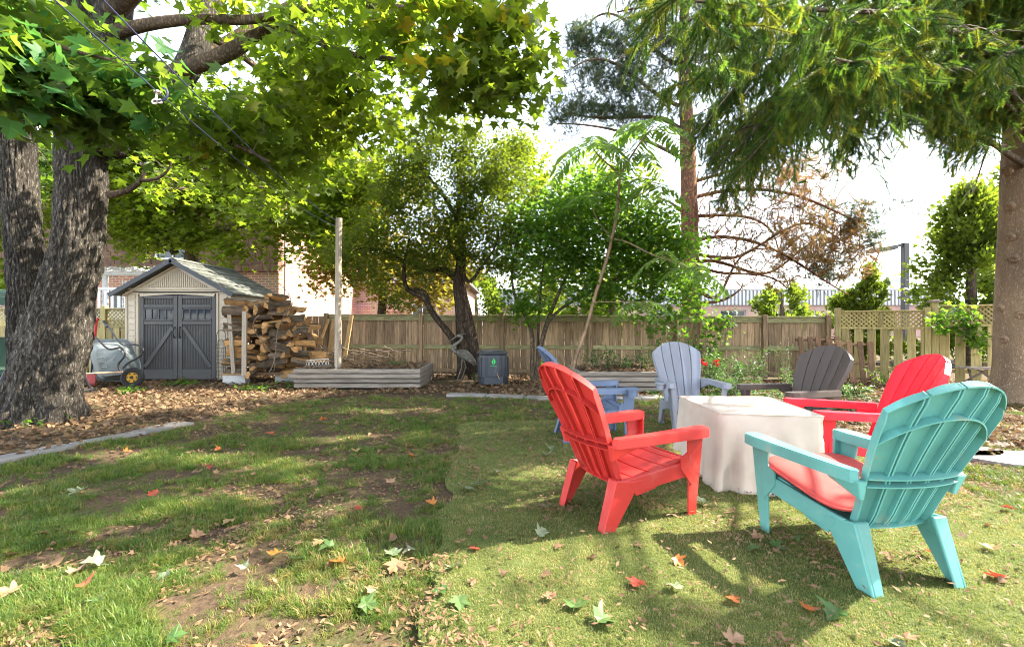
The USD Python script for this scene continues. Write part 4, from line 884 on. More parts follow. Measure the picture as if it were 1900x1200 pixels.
for y in (8.98, 9.5): obj('log_rack_beam', box((-4.6, y, .185-.03*(y > 9)), (1.7, .09, .05), .004), WOOD_BROWN, label='dark timber beam under the %s of the firewood stack' % ('front' if y < 9 else 'rear'), cat='beam')
obj('stack_post', bar((at(453, 694, 8.72)[0], 8.72, .17), (at(453, 576, 8.72)[0]+.01, 8.72, 1.38), .085, .04, (0, 1, 0)), WOOD_POLE, label='upright grey post holding the front of the firewood stack', cat='post')
obj('stack_post', bar((at(434, 696, 8.85)[0], 8.85, .17), (at(425, 573, 8.85)[0], 8.85, 1.42), .075, .035, (0, 1, 0)), WOOD_POLE, label='leaning grey post at the left end of the firewood stack beside the shed corner', cat='post')
# boards and branches leaning by the fence behind the bed
for a, b, Y, w, lb in (((612, 662), (621, 592), 10.2, .12, 'tan board leaning upright on the fence just left of the pole'), ((640, 662), (652, 585), 10.2, .085, 'tan stud leaning on the fence just right of the pole'),
                       ((592, 640), (610, 592), 10.35, .05, 'short tan brace leaning diagonally at the fence end'), ((596, 658), (563, 605), 9.5, .10, 'thick grey-brown round pole leaning against the firewood stack')):
    obj('leaning_board', bar(at(*a, Y-.12), at(*b, Y+.05), w, .04, (0, -1, 0)), WOOD_TAN if 'tan' in lb else WOOD_BROWN, label=lb, cat='board')
br = []
gb = np.random.default_rng(11)
for k in range(46):
    c = np.array([gb.uniform(-4.5, -2.3), gb.uniform(9.75, 10.3), gb.uniform(.25, .62)*1.0]); a = gb.normal(0, .5); Ln = gb.uniform(.4, 1.3)
    d = np.array([math.cos(a)*(1 if gb.random() < .7 else -1), gb.normal(0, .15), math.sin(a)*.5]); n = 6
    P = c+np.linspace(-.5, .5, n)[:, None]*d*Ln+gb.normal(0, .02, (n, 3)); P[:, 2] = np.clip(P[:, 2], .03, None)
    br.append(tube(P, np.linspace(.012, .003, n)*gb.uniform(.6, 1.3), 5))
obj('brush_pile', cat(*br), TWIG, label='heap of bare cut branches behind the left raised bed', cat='branches', kind='stuff')
for a, lb in (([(481, 585), (470, 600), (492, 640), (498, 700)], 'long bare sucker stem rising in front of the firewood stack'), ([(500, 690), (512, 650), (520, 600), (540, 560), (512, 520), (488, 480)], 'thin bare sapling arching over the firewood stack')):
    P = spline([at(x, y, 8.65) for x, y in a], 24); P[:, 2] = np.clip(P[:, 2], 0, None); obj('bare_stem', tube(P, np.linspace(.012, .005, 24), 6), TWIG, smooth=60, label=lb, cat='stem')
# white wire fence piece and small boards in the bed
wf = thing('wire_border', 'piece of white wire border fence lying in the left raised bed', 'garden border', at(588, 679, 8.75)*[1, 1, 0]+[0, 0, .33], 12)
for k in range(6): obj('wire', tube([(-.17+k*.06, 0, 0), (-.11+k*.06, 0, .12)], .005, 5), WHITEP, wf); obj('wire', tube([(-.11+k*.06, 0.006, 0), (-.17+k*.06, 0.006, .12)], .005, 5), WHITEP, wf)
obj('frame', cat(tube([(-.19, 0, 0), (-.19, 0, .13), (.21, 0, .15), (.21, 0, .02)], .006, 5)), WHITEP, wf)
for k, (x, y) in enumerate(((604, 684), (612, 680))): obj('loose_board', box((at(x, y, 8.55)[0], 8.5+k*.12, .352+k*.02), (.42, .08, .02), .004, -.12), WOOD_GREY, label=['lower', 'upper'][k]+' of two loose grey boards lying on the left raised bed edge', cat='board')

# ================================================================== wire trellis, wheelbarrow, tools
tr = thing('plant_trellis', 'narrow black arched wire trellis leaning by the right shed door', 'trellis', (at(409, 706, 9.2)[0], 9.2, 0))
arch = [(-.09, 0, 0), (-.09, .02, .9)]+[(-.09*math.cos(t), .025, .9+.12*math.sin(t)) for t in np.linspace(.3, math.pi-.3, 9)]+[(.09, .02, .9), (.09, 0, 0)]
obj('arch', tube(arch, .006, 6), BLACKM, tr); arch2 = [(x*.72, y-.01, z*.82) for x, y, z in arch]; obj('arch', tube(arch2, .005, 6), BLACKM, tr)
for k in range(11): obj('wire', tube([(-.09, .0, .06+k*.075), (.09, .0, .06+k*.075)], .0035, 5), BLACKM, tr)
for k in range(8): obj('scroll', tube([((-1)**k*.05+.028*math.cos(t), -.006, .1+k*.085+.028*math.sin(t)) for t in np.linspace(0, 5.2, 14)], .003, 5), BLACKM, tr)

WY = 8.55
wb = thing('wheelbarrow', 'grey steel wheelbarrow tipped on its nose between the leaning tree and the shed', 'wheelbarrow')
W = lambda px, py, y=WY: at(px, py, y)
# tray: rim outline (far side) and floor outline (near side), a flared tub seen from below
rimq = [W(161, 632, 8.95), W(238, 628, 9.05), W(262, 676, 9.0), W(254, 716, 8.9)*[1, 1, 0]+[0, 0, .05], W(178, 716, 8.8)*[1, 1, 0]+[0, 0, .05]]
flq = [W(176, 646, 8.5), W(222, 644, 8.55), W(240, 672, 8.5), W(236, 694, 8.45), W(188, 700, 8.4)]
def loopz(q, n=8, r=.25):
    q = np.array(q); out = []
    for k in range(len(q)):
        p0, p, p1 = q[k-1], q[k], q[(k+1) % len(q)]
        a, b = p+(p0-p)*r, p+(p1-p)*r
        for t in np.linspace(0, 1, n): out.append((1-t)**2*a+2*t*(1-t)*p+t*t*b)
    return np.array(out)
ro, fo = loopz(rimq), loopz(flq); rr_ = [ro*(1-t)+fo*t for t in (0, .25, .5, .75, .93)]+[fo*.96+fo.mean(0)*.04+[0, -.015, 0], fo*.5+fo.mean(0)*.5+[0, -.018, 0]]
inner = [r+(r.mean(0)-r)*.02+[0, .006, 0] for r in rr_]
n = len(ro); rsall = inner[::-1]+rr_
v = np.vstack(rsall); f = []; j = np.arange(n); j1 = (j+1) % n
for k in range(len(rsall)-1): f += [np.stack([k*n+j, k*n+j1, (k+1)*n+j1], 1), np.stack([k*n+j, (k+1)*n+j1, (k+1)*n+j], 1)]
v = np.vstack([v, rsall[0].mean(0), rsall[-1].mean(0)]); e = (len(rsall)-1)*n
f += [np.stack([np.full(n, len(v)-2), j1, j], 1), np.stack([np.full(n, len(v)-1), e+j, e+j1], 1)]
obj('tray', (v, np.vstack(f)), STEELG, wb, 40)
obj('rim', tube(np.vstack([ro, ro[:1]]), .011, 6, False), STEELG, wb, 60)
for k in range(5): obj('pressed_ridge', tube([W(180+k*1.5, 655+k*9, 8.47-.012*k), W(193+k*1.5, 654+k*9, 8.45-.012*k)], .006, 5), STEELG, wb)
obj('frame_tube', tube(spline([W(172, 628, 8.5), W(190, 638, 8.4), W(206, 648, 8.36), W(226, 646, 8.34), W(232, 656, 8.33), W(220, 676, 8.33), W(228, 694, 8.33), W(243, 713, 8.35)], 40), .017, 8), BLACKM, wb, 60)
obj('frame_tube', tube(spline([W(195, 600, 8.9), W(210, 618, 8.8), W(230, 640, 8.62), W(254, 640, 8.52), W(266, 650, 8.5), W(258, 662, 8.48), W(240, 672, 8.45), W(228, 684, 8.4)], 40), .017, 8), BLACKM, wb, 60)
obj('grip', tube([W(192, 596, 8.92), W(199, 606, 8.86)], .024, 10), BLACKP, wb, 60)
wc = W(246, 695, 8.3); wc[2] = .185
whp = part_group('wheel', wb)
ty = trimesh.creation.torus(.135, .048, 36, 14); tv_, tf_ = tm(ty); Rw = rotm([1, 0, 0], 82)
Rw = rotm([0, 0, 1], 14)@Rw
obj('tyre', move((tv_, tf_), Rw, wc), TYRE, whp, True)
obj('rim', move(lathe([(.03, -.03), (.05, -.022), (.09, -.014), (.108, -.03), (.112, .0), (.108, .03), (.09, .014), (.05, .022), (.03, .03)], 28), Rw, wc), YELLOW, whp, 30)
obj('hub', move(lathe([(0, -.05), (.026, -.05), (.03, -.03), (.03, .03), (.026, .05), (0, .05)], 14), Rw, wc), BLACKM, whp, 30)
for a in range(6): obj('rim_hole', move(lathe([(0, -.004), (.013, -.004), (.013, .004), (0, .004)], 10), Rw, wc+Rw@np.array([.07*math.cos(a*1.047), .07*math.sin(a*1.047), -.0195 if Rw[1, 2] > 0 else .0195])), BLACKM, whp)
obj('garden_rake', cat(tube([W(120, 695, 7.9), W(228, 690, 8.2)], .016, 8), box(W(116, 696, 7.88), (.03, .36, .05), .004)), HANDLE, smooth=40, label='pale wooden tool handle lying level across the wheelbarrow behind the leaning trunk', cat='tool')
sh = thing('red_shovel', 'red plastic shovel standing behind the leaning trunk by the wheelbarrow', 'shovel')
obj('blade', hexa([W(160, 716, 8.6)*[1, 1, 0]+[0, 0, .0], W(176, 716, 8.6)*[1, 1, 0], W(176, 716, 8.64)*[1, 1, 0], W(160, 716, 8.64)*[1, 1, 0], W(160, 694, 8.7), W(178, 692, 8.7), W(178, 692, 8.74), W(160, 694, 8.74)], .008), REDTOOL, sh)
obj('shaft', tube([W(169, 697, 8.72), W(175, 624, 9.1)], .015, 8), BLACKM, sh, 60)
obj('grip', cat(bar(W(174.5, 626, 9.1), W(178, 592, 9.2), .06, .05, (0, 1, 0), .01), bar(W(172, 594, 9.2), W(183, 592, 9.2), .05, .05, (0, 0, 1), .01)), REDTOOL, sh)
# garden swing at the left edge
swg = thing('garden_swing', 'garden swing seat with dark green canopy cut by the left edge of the picture', 'swing')
cx0, cx1, cy = -8.9, -7.05, 7.1
obj('canopy', cat(hexa([(cx0, cy-.5, 1.52), (cx1, cy-.5, 1.52), (cx1, cy+.6, 1.60), (cx0, cy+.6, 1.60), (cx0+.05, cy-.2, 1.66), (cx1-.05, cy-.2, 1.66), (cx1-.05, cy+.3, 1.68), (cx0+.05, cy+.3, 1.68)], .03), box(((cx0+cx1)/2, cy-.49, 1.47), (cx1-cx0, .02, .12), .008)), DKGREEN, swg)
for x in (cx0+.1, cx1-.12):
    obj('frame_leg', tube([(x, cy-.75, .0), (x, cy-.05, 1.5)], .024, 8), BLACKM, swg, 60); obj('frame_leg', tube([(x, cy+.8, .0), (x, cy+.05, 1.5)], .024, 8), BLACKM, swg, 60)
    obj('foot_bar', tube([(x, cy-.8, .03), (x, cy+.85, .03)], .024, 8), BLACKM, swg, 60)
    obj('arm_bar', tube([(x-.05, cy-.35, .62), (x-.05, cy+.3, .62)], .018, 8), BLACKM, swg, 60)
    obj('hanger', tube([(x-.05, cy, .62), (x-.02, cy, 1.5)], .012, 8), BLACKM, swg, 60)
obj('top_bar', tube([(cx0, cy, 1.5), (cx1, cy, 1.5)], .024, 8), BLACKM, swg, 60)
obj('seat', box(((cx0+cx1)/2, cy-.05, .42), (cx1-cx0-.35, .55, .10), .04), DKGREEN, swg); obj('seat_back', move(box((0, 0, .25), (cx1-cx0-.35, .10, .55), .04), rotm([1, 0, 0], -14), ((cx0+cx1)/2, cy+.25, .42)), DKGREEN, swg)
obj('seat_frame', tube([(cx0, cy-.34, .36), (cx1, cy-.34, .36)], .018, 8), BLACKM, swg, 60)

# small folding sawhorse table beside the spruce trunk
bt = thing('folding_table', 'small grey folding camp table half hidden behind the spruce trunk', 'table', (at(1826, 700, 8.2)[0], 8.25, 0), -8)
for k in range(4): obj('slat', box((0, -.2+k*.13, .36), (.62, .1, .02), .004), WOOD_GREY, bt)
for s in (-1, 1):
    obj('leg', bar((s*.26, -.2, .0), (s*.06, .2, .345), .035, .02, (0, 1, 0)), WOOD_GREY, bt); obj('leg', bar((s*.26, .2, .0), (s*.06, -.2, .345), .035, .02, (0, 1, 0)), WOOD_GREY, bt)

# ================================================================== edging and flagstones
ed = thing('garden_edging', 'curved line of low flat grey edging stones between the lawn and the leaf covered bed', 'edging', kind='structure')
P = np.array([(a, b) for a, b in zip(np.linspace(EDGE[0, 0], EDGE[-1, 0], 400), np.interp(np.linspace(EDGE[0, 0], EDGE[-1, 0], 400), EDGE[:, 0], EDGE[:, 1]))])
d = np.r_[0, np.cumsum(np.linalg.norm(np.diff(P, axis=0), axis=1))]; s = 0.0; ge = np.random.default_rng(5)
while s < d[-1]-.3:
    ln_ = ge.uniform(.35, .8); a = np.array([np.interp(s, d, P[:, 0]), np.interp(s, d, P[:, 1])]); b = np.array([np.interp(min(s+ln_-.02, d[-1]), d, P[:, 0]), np.interp(min(s+ln_-.02, d[-1]), d, P[:, 1])])
    t = (b-a)/np.linalg.norm(b-a); nn = np.array([-t[1], t[0]]); w = ge.uniform(.09, .14)
    q = Polygon([a+nn*w*ge.uniform(.8, 1.1), b+nn*w*ge.uniform(.8, 1.1), b+t*.0-nn*w*.8, (a+b)/2-nn*w*ge.uniform(.7, 1.05), a-nn*w*.8]).buffer(.02).buffer(-.01)
    m = trimesh.creation.extrude_polygon(q, .06, engine='earcut'); v, f = tm(m); top_ = v[:, 2] > .03; v[:, 2] -= .045; cc = v.mean(0); v[top_, :2] = cc[:2]+(v[top_, :2]-cc[:2])*.95; v[top_, 2] += ge.uniform(-.006, .008)
    pxs = 950+FPX*a[0]/a[1]
    if not (345 < pxs < 790 and ge.random() < .72): obj('stone', (v, f), STONE, ed)
    s += ln_
for k, (px, py, r, lb) in enumerate(((1885, 852, .26, 'flat grey flagstone at the right edge of the turf behind the teal chair'), (1790, 838, .2, 'small sunken flagstone behind the teal chair back'))):
    c = gp(px, py); q = Polygon([(c[0]+r*1.5*math.cos(a)*(1+.15*math.sin(3*a+k)), c[1]+r*math.sin(a)*(1+.12*math.cos(2*a))) for a in np.linspace(0, 2*np.pi, 14, endpoint=False)])
    v, f = prism(q, -.02, .018); obj('flagstone', (v, f), STONE, label=lb, cat='flagstone')
# artificial turf rug
v, f = prism(TURF_POLY, -.02, .016)
tg = thing('artificial_turf', 'rectangle of short artificial turf under the ring of chairs', 'artificial turf', kind='structure')
obj('backing', (v, f), TURF, tg)

# ================================================================== trees
def limb(pts, radii, n=None, sides=14, rough=0.0, seed=0, flare=None, furrow=0.0):
    """a tapered limb along the given points with an uneven, ridged surface."""
    pts = np.asarray(pts, float); n = n or max(6, int(len(pts)*6)); P = spline(np.c_[pts, radii], n); r = np.abs(P[:, 3]); P = P[:, :3]
    v, f = tube(P, r, sides)
    if rough > 0:
        k = n*sides; c = np.repeat(P, sides, 0); rad = v[:k]-c; rn = unit(rad); ang = np.tile(np.arange(sides)*2*np.pi/sides, n); hgt = np.repeat(np.linspace(0, n*.25, n), sides)
        q = np.stack([np.cos(ang)*2.6, np.sin(ang)*2.6, hgt*.22], 1)
        dn = (meshkit.fbm(q+seed*7.1, 4, seed)-.5)*2; ridge = np.abs(meshkit.noise(np.stack([np.cos(ang)*6, np.sin(ang)*6, hgt*.35], 1)+seed, seed+3)-.5)*2
        v[:k] = c+rad*(1+rough*dn[:, None]*1.2-rough*.6*(ridge[:, None]-.4))
        if furrow > 0:
            arc = np.repeat(np.r_[0, np.cumsum(np.linalg.norm(np.diff(P, axis=0), axis=1))], sides); tw_ = ang+.25*np.sin(arc*1.3+seed)
            w1 = 1-np.abs(meshkit.fbm(np.stack([np.cos(tw_)*7.5, np.sin(tw_)*7.5, arc*2.6], 1)+seed, 2, seed+11)-.5)*4; w2 = 1-np.abs(meshkit.noise(np.stack([np.cos(tw_)*15, np.sin(tw_)*15, arc*7], 1)+seed*3, seed+12)-.5)*4
            v[:k] -= rn*(furrow*(np.clip(w1, 0, 1)**2+.5*np.clip(w2, 0, 1)**2))[:, None]
        if flare:        # buttress roots at the foot
            z0, amp, lobes = flare; h = np.clip(1-(v[:k, 2]/z0), 0, 1)**2
            v[:k] += rn*np.array([1, 1, 0])*(h*amp*(.55+.45*np.sin(ang*lobes+seed)))[:, None]
    return v, f
def dense(pts, step=.12):
    pts = np.asarray(pts, float); d = np.r_[0, np.cumsum(np.linalg.norm(np.diff(pts, axis=0), axis=1))]; n = max(2, int(d[-1]/step))
    return np.stack([np.interp(np.linspace(0, d[-1], n), d, pts[:, k]) for k in range(3)], 1)
def pad_points(pads, n, g):
    """points in ellipsoidal pads (px, py, Y, half-width px, half-height px, half-depth m, weight)."""
    pads = np.array([p if len(p) == 7 else (*p, 1.0) for p in pads], float); w = pads[:, 3]*pads[:, 4]*pads[:, 6]; w /= w.sum(); idx = g.choice(len(pads), n, p=w); q = pads[idx]
    u = unit(g.normal(size=(n, 3)))*(g.uniform(0, 1, n)**.42)[:, None]
    Y = q[:, 2]+u[:, 1]*q[:, 5]; px = q[:, 0]+u[:, 0]*q[:, 3]; py = q[:, 1]+u[:, 2]*q[:, 4]
    return np.stack([(px-950)/FPX*q[:, 2], Y, H+(600-py)/FPX*q[:, 2]], 1)
def grow(tips, limbs, g, r0=.011, r1=.003, sag=.06, sides=4, nseg=6):
    """twigs that join every tip to the nearest limb or earlier twig. Returns the twig mesh and the twig curves."""
    L = np.array(limbs); tree_pts = [L]; order = np.argsort(cKDTree(L).query(tips)[0]); kd = cKDTree(L); extra = []; ms, curves = [], []
    allp = L
    for c, k in enumerate(order):
        t = tips[k]
        if c % 25 == 0 and extra: allp = np.vstack([allp]+extra); extra = []; kd = cKDTree(allp)
        _, i = kd.query(t+[0, 0, -.15*g.random()]); b = allp[i]; dist = np.linalg.norm(t-b)
        if dist < .03: continue
        s = np.linspace(0, 1, nseg)[:, None]; P = b*(1-s)+t*s; P[:, 2] += (dist*sag*np.sin(np.pi*s)).ravel(); P[1:-1] += g.normal(0, dist*.035, (nseg-2, 3))
        rr = np.linspace(r1+(r0-r1)*min(1, dist/1.5), r1, nseg); ms.append(tube(P, rr, sides, False)); curves.append(P); extra.append(P[2:])
    return cat(*ms), curves
def leaves_on(curves, per, spread, g, frac=.45):
    C = np.array(curves); n = len(C)*per; ci = np.repeat(np.arange(len(C)), per); t = (1-frac*g.uniform(0, 1, n)**1.3)*(C.shape[1]-1); i = np.minimum(t.astype(int), C.shape[1]-2); fr = (t-i)[:, None]
    return C[ci, i]*(1-fr)+C[ci, i+1]*fr+g.normal(0, spread, (n, 3))*[1, 1, .8]
def crown(tree, pads, n_tips, per, spread, size, template, mat, limbs, seed, twig=TWIG, droop=.45, tilt=.55, keep_sun=0.0, sag=.06, name='foliage', r0=.012, nseg=6, big=0, bigmat=None, bigtemplate=None, biglabel=None, twig_name='twigs', frac=.45):
    g = np.random.default_rng(seed); tips = pad_points(pads, n_tips, g)
    if keep_sun > 0: tips = tips[~sun_open(tips) | (g.random(len(tips)) > keep_sun)]
    tw, curves = grow(tips, limbs, g, r0, sag=sag, nseg=nseg); obj(twig_name, tw, twig, tree, True, kind='stuff')
    pos = leaves_on(curves, per, spread, g, frac)
    if keep_sun > 0: pos = pos[~sun_open(pos) | (g.random(len(pos)) > keep_sun)]
    n = len(pos); R = leaf_frames(n, droop, tilt, g); s = size*g.uniform(.6, 1.15, n)
    if big:
        px = 950+pos[:, 0]/np.maximum(pos[:, 1], .3)*FPX; py = 600-(pos[:, 2]-H)/np.maximum(pos[:, 1], .3)*FPX
        vis = (px > -10) & (px < 1910) & (py > -10) & (py < 700)
        near = np.argsort(np.where(vis, -s/pos[:, 1], 1e9))[:big]
        tv, tf = bigtemplate
        for k in near: obj('leaf', scatter(tv, tf, pos[k:k+1], R[k:k+1], s[k:k+1]), bigmat, tree)
        m = np.ones(n, bool); m[near] = False; pos, R, s = pos[m], R[m], s[m]
    obj(name, scatter(*template, pos, R, s), mat, tree, kind='stuff')
    return pos

# ------------------------------------------------------------------ the big maple on the left
mt = thing('maple_tree', 'big grey maple whose leaning trunk stands at the left by the edging stones', 'tree')
Yt = 5.55
T = lambda px, py, Y=Yt: at(px, py, Y)
trunk_pts = [np.array([T(72, 800)[0], Yt, -.12]), T(76, 755), T(85, 700), T(104, 630), T(119, 560), T(140, 480), T(149, 400), T(153, 300), T(160, 225)]
trunk_r = [.365, .36, .342, .33, .298, .258, .25, .248, .275]
obj('trunk', limb(trunk_pts, trunk_r, 230, 190, .12, 2, (.45, .10, 6), .022), BARK_MAPLE, mt, True)
limbs_def = [
    ([T(160, 260), T(150, 180), T(145, 80), T(140, -20), T(130, -160), T(120, -320)], [.27, .22, .185, .17, .14, .10]),
    ([T(182, 262), T(192, 170), T(205, 80), T(215, -10), T(225, -140), T(260, -330)], [.25, .21, .19, .175, .15, .10]),
    ([T(190, 262), T(240, 222, 5.5), T(295, 185, 5.5), T(345, 130, 5.5), T(372, 60, 5.6), T(410, -30, 5.8), T(470, -150, 6)], [.26, .19, .165, .14, .13, .11, .07]),
    ([T(318, 138, 5.5), T(390, 112, 5.3), T(455, 80, 5.2), T(495, 55, 5.1), T(560, 62, 4.9), T(640, 98, 4.8), T(740, 112, 4.7), T(840, 140, 4.6), T(930, 180, 4.6)], [.10, .085, .075, .05, .04, .032, .026, .019, .01]),
    ([T(215, 60, 5.5), T(300, 42, 5.3), T(390, 36, 5.1), T(470, 36, 4.9), T(560, 18, 4.7), T(680, 10, 4.5), T(800, 20, 4.3), T(930, 40, 4.2), T(1000, 80, 4.2)], [.085, .06, .052, .045, .036, .03, .024, .018, .01]),
    ([T(330, 145, 5.6), T(400, 90, 6.0), T(480, 40, 6.3), T(600, -30, 6.6)], [.08, .06, .045, .03]),
    ([T(205, 262), T(260, 235, 5.0), T(330, 240, 4.4), T(420, 262, 4.1), T(500, 300, 4.2)], [.07, .045, .03, .022, .012]),
    ([T(202, 362), T(232, 355), T(258, 338), T(268, 318), T(262, 300)], [.05, .034, .028, .02, .012]), ([T(262, 334), T(288, 332), T(308, 320), T(318, 300)], [.024, .018, .014, .009]),
    ([T(150, 150), T(110, 90, 4.6), T(60, 60, 3.8), T(90, 80, 3.2), T(200, 110, 3.1)], [.05, .04, .025, .018, .01]),
    ([T(200, 40), T(300, -60, 5.0), T(450, -140, 4.4), T(620, -200, 3.9), T(800, -240, 3.6)], [.12, .09, .06, .04, .02]),
    ([T(372, 60, 5.6), T(470, 120, 6.2), T(560, 190, 6.8), T(640, 240, 7.2), T(690, 300, 7.3)], [.06, .04, .03, .02, .01]),
    ([T(250, 210, 5.5), T(330, 280, 6.4), T(420, 330, 7.2), T(520, 350, 7.8)], [.06, .04, .025, .012])]
lp_ = [dense(np.array(trunk_pts)[-2:])]
for k, (p, r) in enumerate(limbs_def):
    obj('branch', limb(p, r, None, 20 if r[0] > .15 else 10, .07, 20+k), BARK_MAPLE if r[0] > .15 else BARK_LIMB, mt, True); lp_.append(dense(p, .15))
maple_limbs = np.vstack(lp_)
pads = [(60, 70, 3.4, 130, 80, .7, 1), (230, 120, 3.3, 120, 50, .5, .22), (110, 190, 3.5, 120, 36, .5, 1.0), (330, 200, 3.9, 140, 40, .6, .6), (30, 150, 3.2, 70, 60, .4, 1),
(350, -200, 4.9, 400, 150, 1.6, .14), (60, 20, 4.6, 100, 45, .8, .35)]
pads2 = [
        (420, 265, 4.4, 120, 50, .7, 1), (560, 235, 5.4, 150, 90, .9, 1.1), (640, 170, 5.0, 130, 110, .9, 1), (490, 330, 7.0, 170, 70, 1.0, .9), (660, 300, 6.8, 80, 70, .8, .9),
        (800, 55, 4.3, 150, 70, .8, 1.2), (890, 130, 4.3, 110, 85, .7, 1.2), (960, 60, 4.2, 60, 65, .5, 1), (830, 190, 4.6, 90, 45, .6, .9), (940, 215, 4.6, 60, 55, .5, .9), (1000, 110, 4.3, 26, 60, .3, .6),
        (470, 10, 5.0, 180, 45, 1.0, .6), (620, 40, 4.9, 110, 50, .9, 1), (260, 330, 7.4, 120, 60, .9, .6), (500, 150, 6.4, 150, 70, .9, .9), (800, -160, 4.0, 260, 120, 1.2, .2)]
crown(mt, pads, 120, 27, .14, .13, MAPLE, LEAF_MAPLE, maple_limbs, 31, TWIG, .75, .5, keep_sun=.97, big=220, bigmat=LEAF_NEAR, bigtemplate=MAPLE_FINE)
crown(mt, pads2, 260, 26, .14, .13, MAPLE, LEAF_MAPLE_Y, maple_limbs, 32, TWIG, .75, .5, keep_sun=.97, big=80, bigmat=LEAF_NEAR_Y, bigtemplate=MAPLE_FINE)

m2 = thing('maple_tree', 'second grey maple trunk cut by the left edge behind the leaning one', 'tree')
Y2 = 6.05
p2 = [np.array([T(52, 790, Y2)[0], Y2, -.1]), T(54, 700, Y2), T(52, 600, Y2), T(48, 500, Y2), T(41, 400, Y2), T(34, 300, Y2), T(29, 200, Y2), T(20, 100, Y2), T(14, 0, Y2), T(0, -160, Y2), T(-30, -400, Y2)]
obj('trunk', limb(p2, [.28, .22, .195, .19, .19, .19, .19, .19, .185, .16, .1], 230, 150, .10, 9, (.4, .1, 5), .02), BARK_MAPLE, m2, True)
b2 = [[T(24, 200, Y2), T(-60, 120, 6.0), T(-160, 60, 6.0)], [T(20, 100, Y2), T(90, 30, 6.4), T(140, -60, 6.8)], [T(14, 0, Y2), T(-60, -120, 5), T(-100, -250, 4)]]
l2_ = [dense(np.array(p2)[4:])]
for k, p in enumerate(b2): obj('branch', limb(p, [.1, .07, .03], None, 10, .05, 40+k), BARK_LIMB, m2, True); l2_.append(dense(p))
crown(m2, [(-60, 60, 5.6, 130, 130, 1.0), (60, 330, 8.2, 100, 110, .7), (20, 30, 6.2, 110, 70, .8), (0, -220, 5.2, 250, 150, 1.5, .5)], 120, 34, .13, .13, MAPLE, LEAF_MAPLE, np.vstack(l2_), 33, TWIG, .6, .5, keep_sun=.8)

# ------------------------------------------------------------------ trees behind the shed and the fence
def tree(name, label, base, H_, lean, r, bark, pads, n_tips, per, spread, size, tmpl, mat, seed, forks, twig=TWIG, cat_='tree', **kw):
    t = thing(name, label, cat_); top = np.array(base)+np.array([lean[0], lean[1], H_])
    b = np.array(base, float); mid = b*.5+top*.5+np.array([.12*H_/5, 0, 0])*(1 if seed % 2 else -1)
    obj('trunk', limb([b-[0, 0, .1], b*.75+mid*.25, mid, top], [r*1.3, r, r*.8, r*.35], 24, 14, .08, seed, (.4, r*.5, 4)), bark, t, True)
    L = [dense([b*.4+mid*.6, mid, top])]
    for k, p in enumerate(forks):
        obj('branch', limb(p, np.linspace(r*.5, r*.12, len(p)), None, 9, .06, seed+k), bark, t, True); L.append(dense(p))
    crown(t, pads, n_tips, per, spread, size, tmpl, mat, np.vstack(L), seed+100, twig, **kw); return t
Q = at
tree('maple_tree', 'yellow-green maple with pale leaning trunk behind the garden shed', (Q(318, 600, 12.2)[0], 12.2, 0), 4.6, (.5, .2), .2, BARK_LIMB,
     [(300, 330, 12, 110, 90, 1.2), (430, 330, 11.6, 120, 80, 1.2), (540, 400, 11.4, 90, 55, .9), (250, 430, 12.4, 80, 50, .9), (420, 430, 12, 110, 40, .9, .6), (360, 240, 12, 160, 70, 1.3), (560, 300, 11.8, 100, 80, 1.2), (190, 320, 12.4, 60, 90, 1), (650, 390, 11.3, 70, 60, .8, .8), (290, 425, 11.8, 90, 35, .7, 1), (600, 430, 11.2, 60, 45, .6, 1), (680, 330, 11.4, 70, 60, .9, 1), (470, 470, 11.4, 70, 25, .5, .8)],
     560, 44, .22, .15, MAPLE, LEAF_YELLOW, 51, [[Q(330, 440, 12.2), Q(380, 380, 12), Q(470, 330, 11.7), Q(560, 360, 11.5)], [Q(325, 470, 12.2), Q(280, 400, 12.2), Q(230, 330, 12.3)], [Q(332, 400, 12.2), Q(350, 300, 12), Q(400, 200, 12)], [Q(330, 430, 12.2), Q(440, 420, 11.8), Q(540, 400, 11.5), Q(640, 390, 11.3)]])
tree('maple_tree', 'yellow-green maple filling the gap left of the leaning trunk', (Q(-60, 600, 11.4)[0], 11.4, 0), 4.8, (.2, 0), .18, BARK_LIMB,
     [(-30, 400, 11.2, 130, 130, 1.3), (215, 300, 11.6, 60, 110, .9), (40, 520, 10.8, 60, 40, .6), (120, 300, 11.4, 100, 120, 1)], 150, 42, .22, .15, MAPLE, LEAF_YELLOW, 53, [[Q(-55, 480, 11.4), Q(40, 400, 11.3), Q(140, 320, 11.3), Q(220, 290, 11.5)], [Q(-60, 450, 11.4), Q(-120, 350, 11.2)]])
tree('copper_maple', 'copper and orange leaved maple beyond the fence in front of the brick houses', (Q(700, 600, 14.5)[0], 14.5, 0), 3.6, (.1, .2), .16, BARK_LIMB,
     [(640, 420, 14.5, 90, 70, 1.3), (720, 490, 14.2, 90, 60, 1.2), (770, 550, 14, 100, 38, 1), (620, 500, 14.2, 60, 50, .9), (700, 360, 14.5, 110, 60, 1.3), (830, 480, 14.5, 60, 70, 1)],
     230, 44, .26, .16, MAPLE, LEAF_COPPER, 55, [[Q(700, 520, 14.5), Q(660, 450, 14.4), Q(620, 400, 14.4)], [Q(700, 530, 14.5), Q(750, 480, 14.3), Q(800, 500, 14.2)], [Q(702, 480, 14.5), Q(720, 400, 14.5), Q(700, 340, 14.5)]])
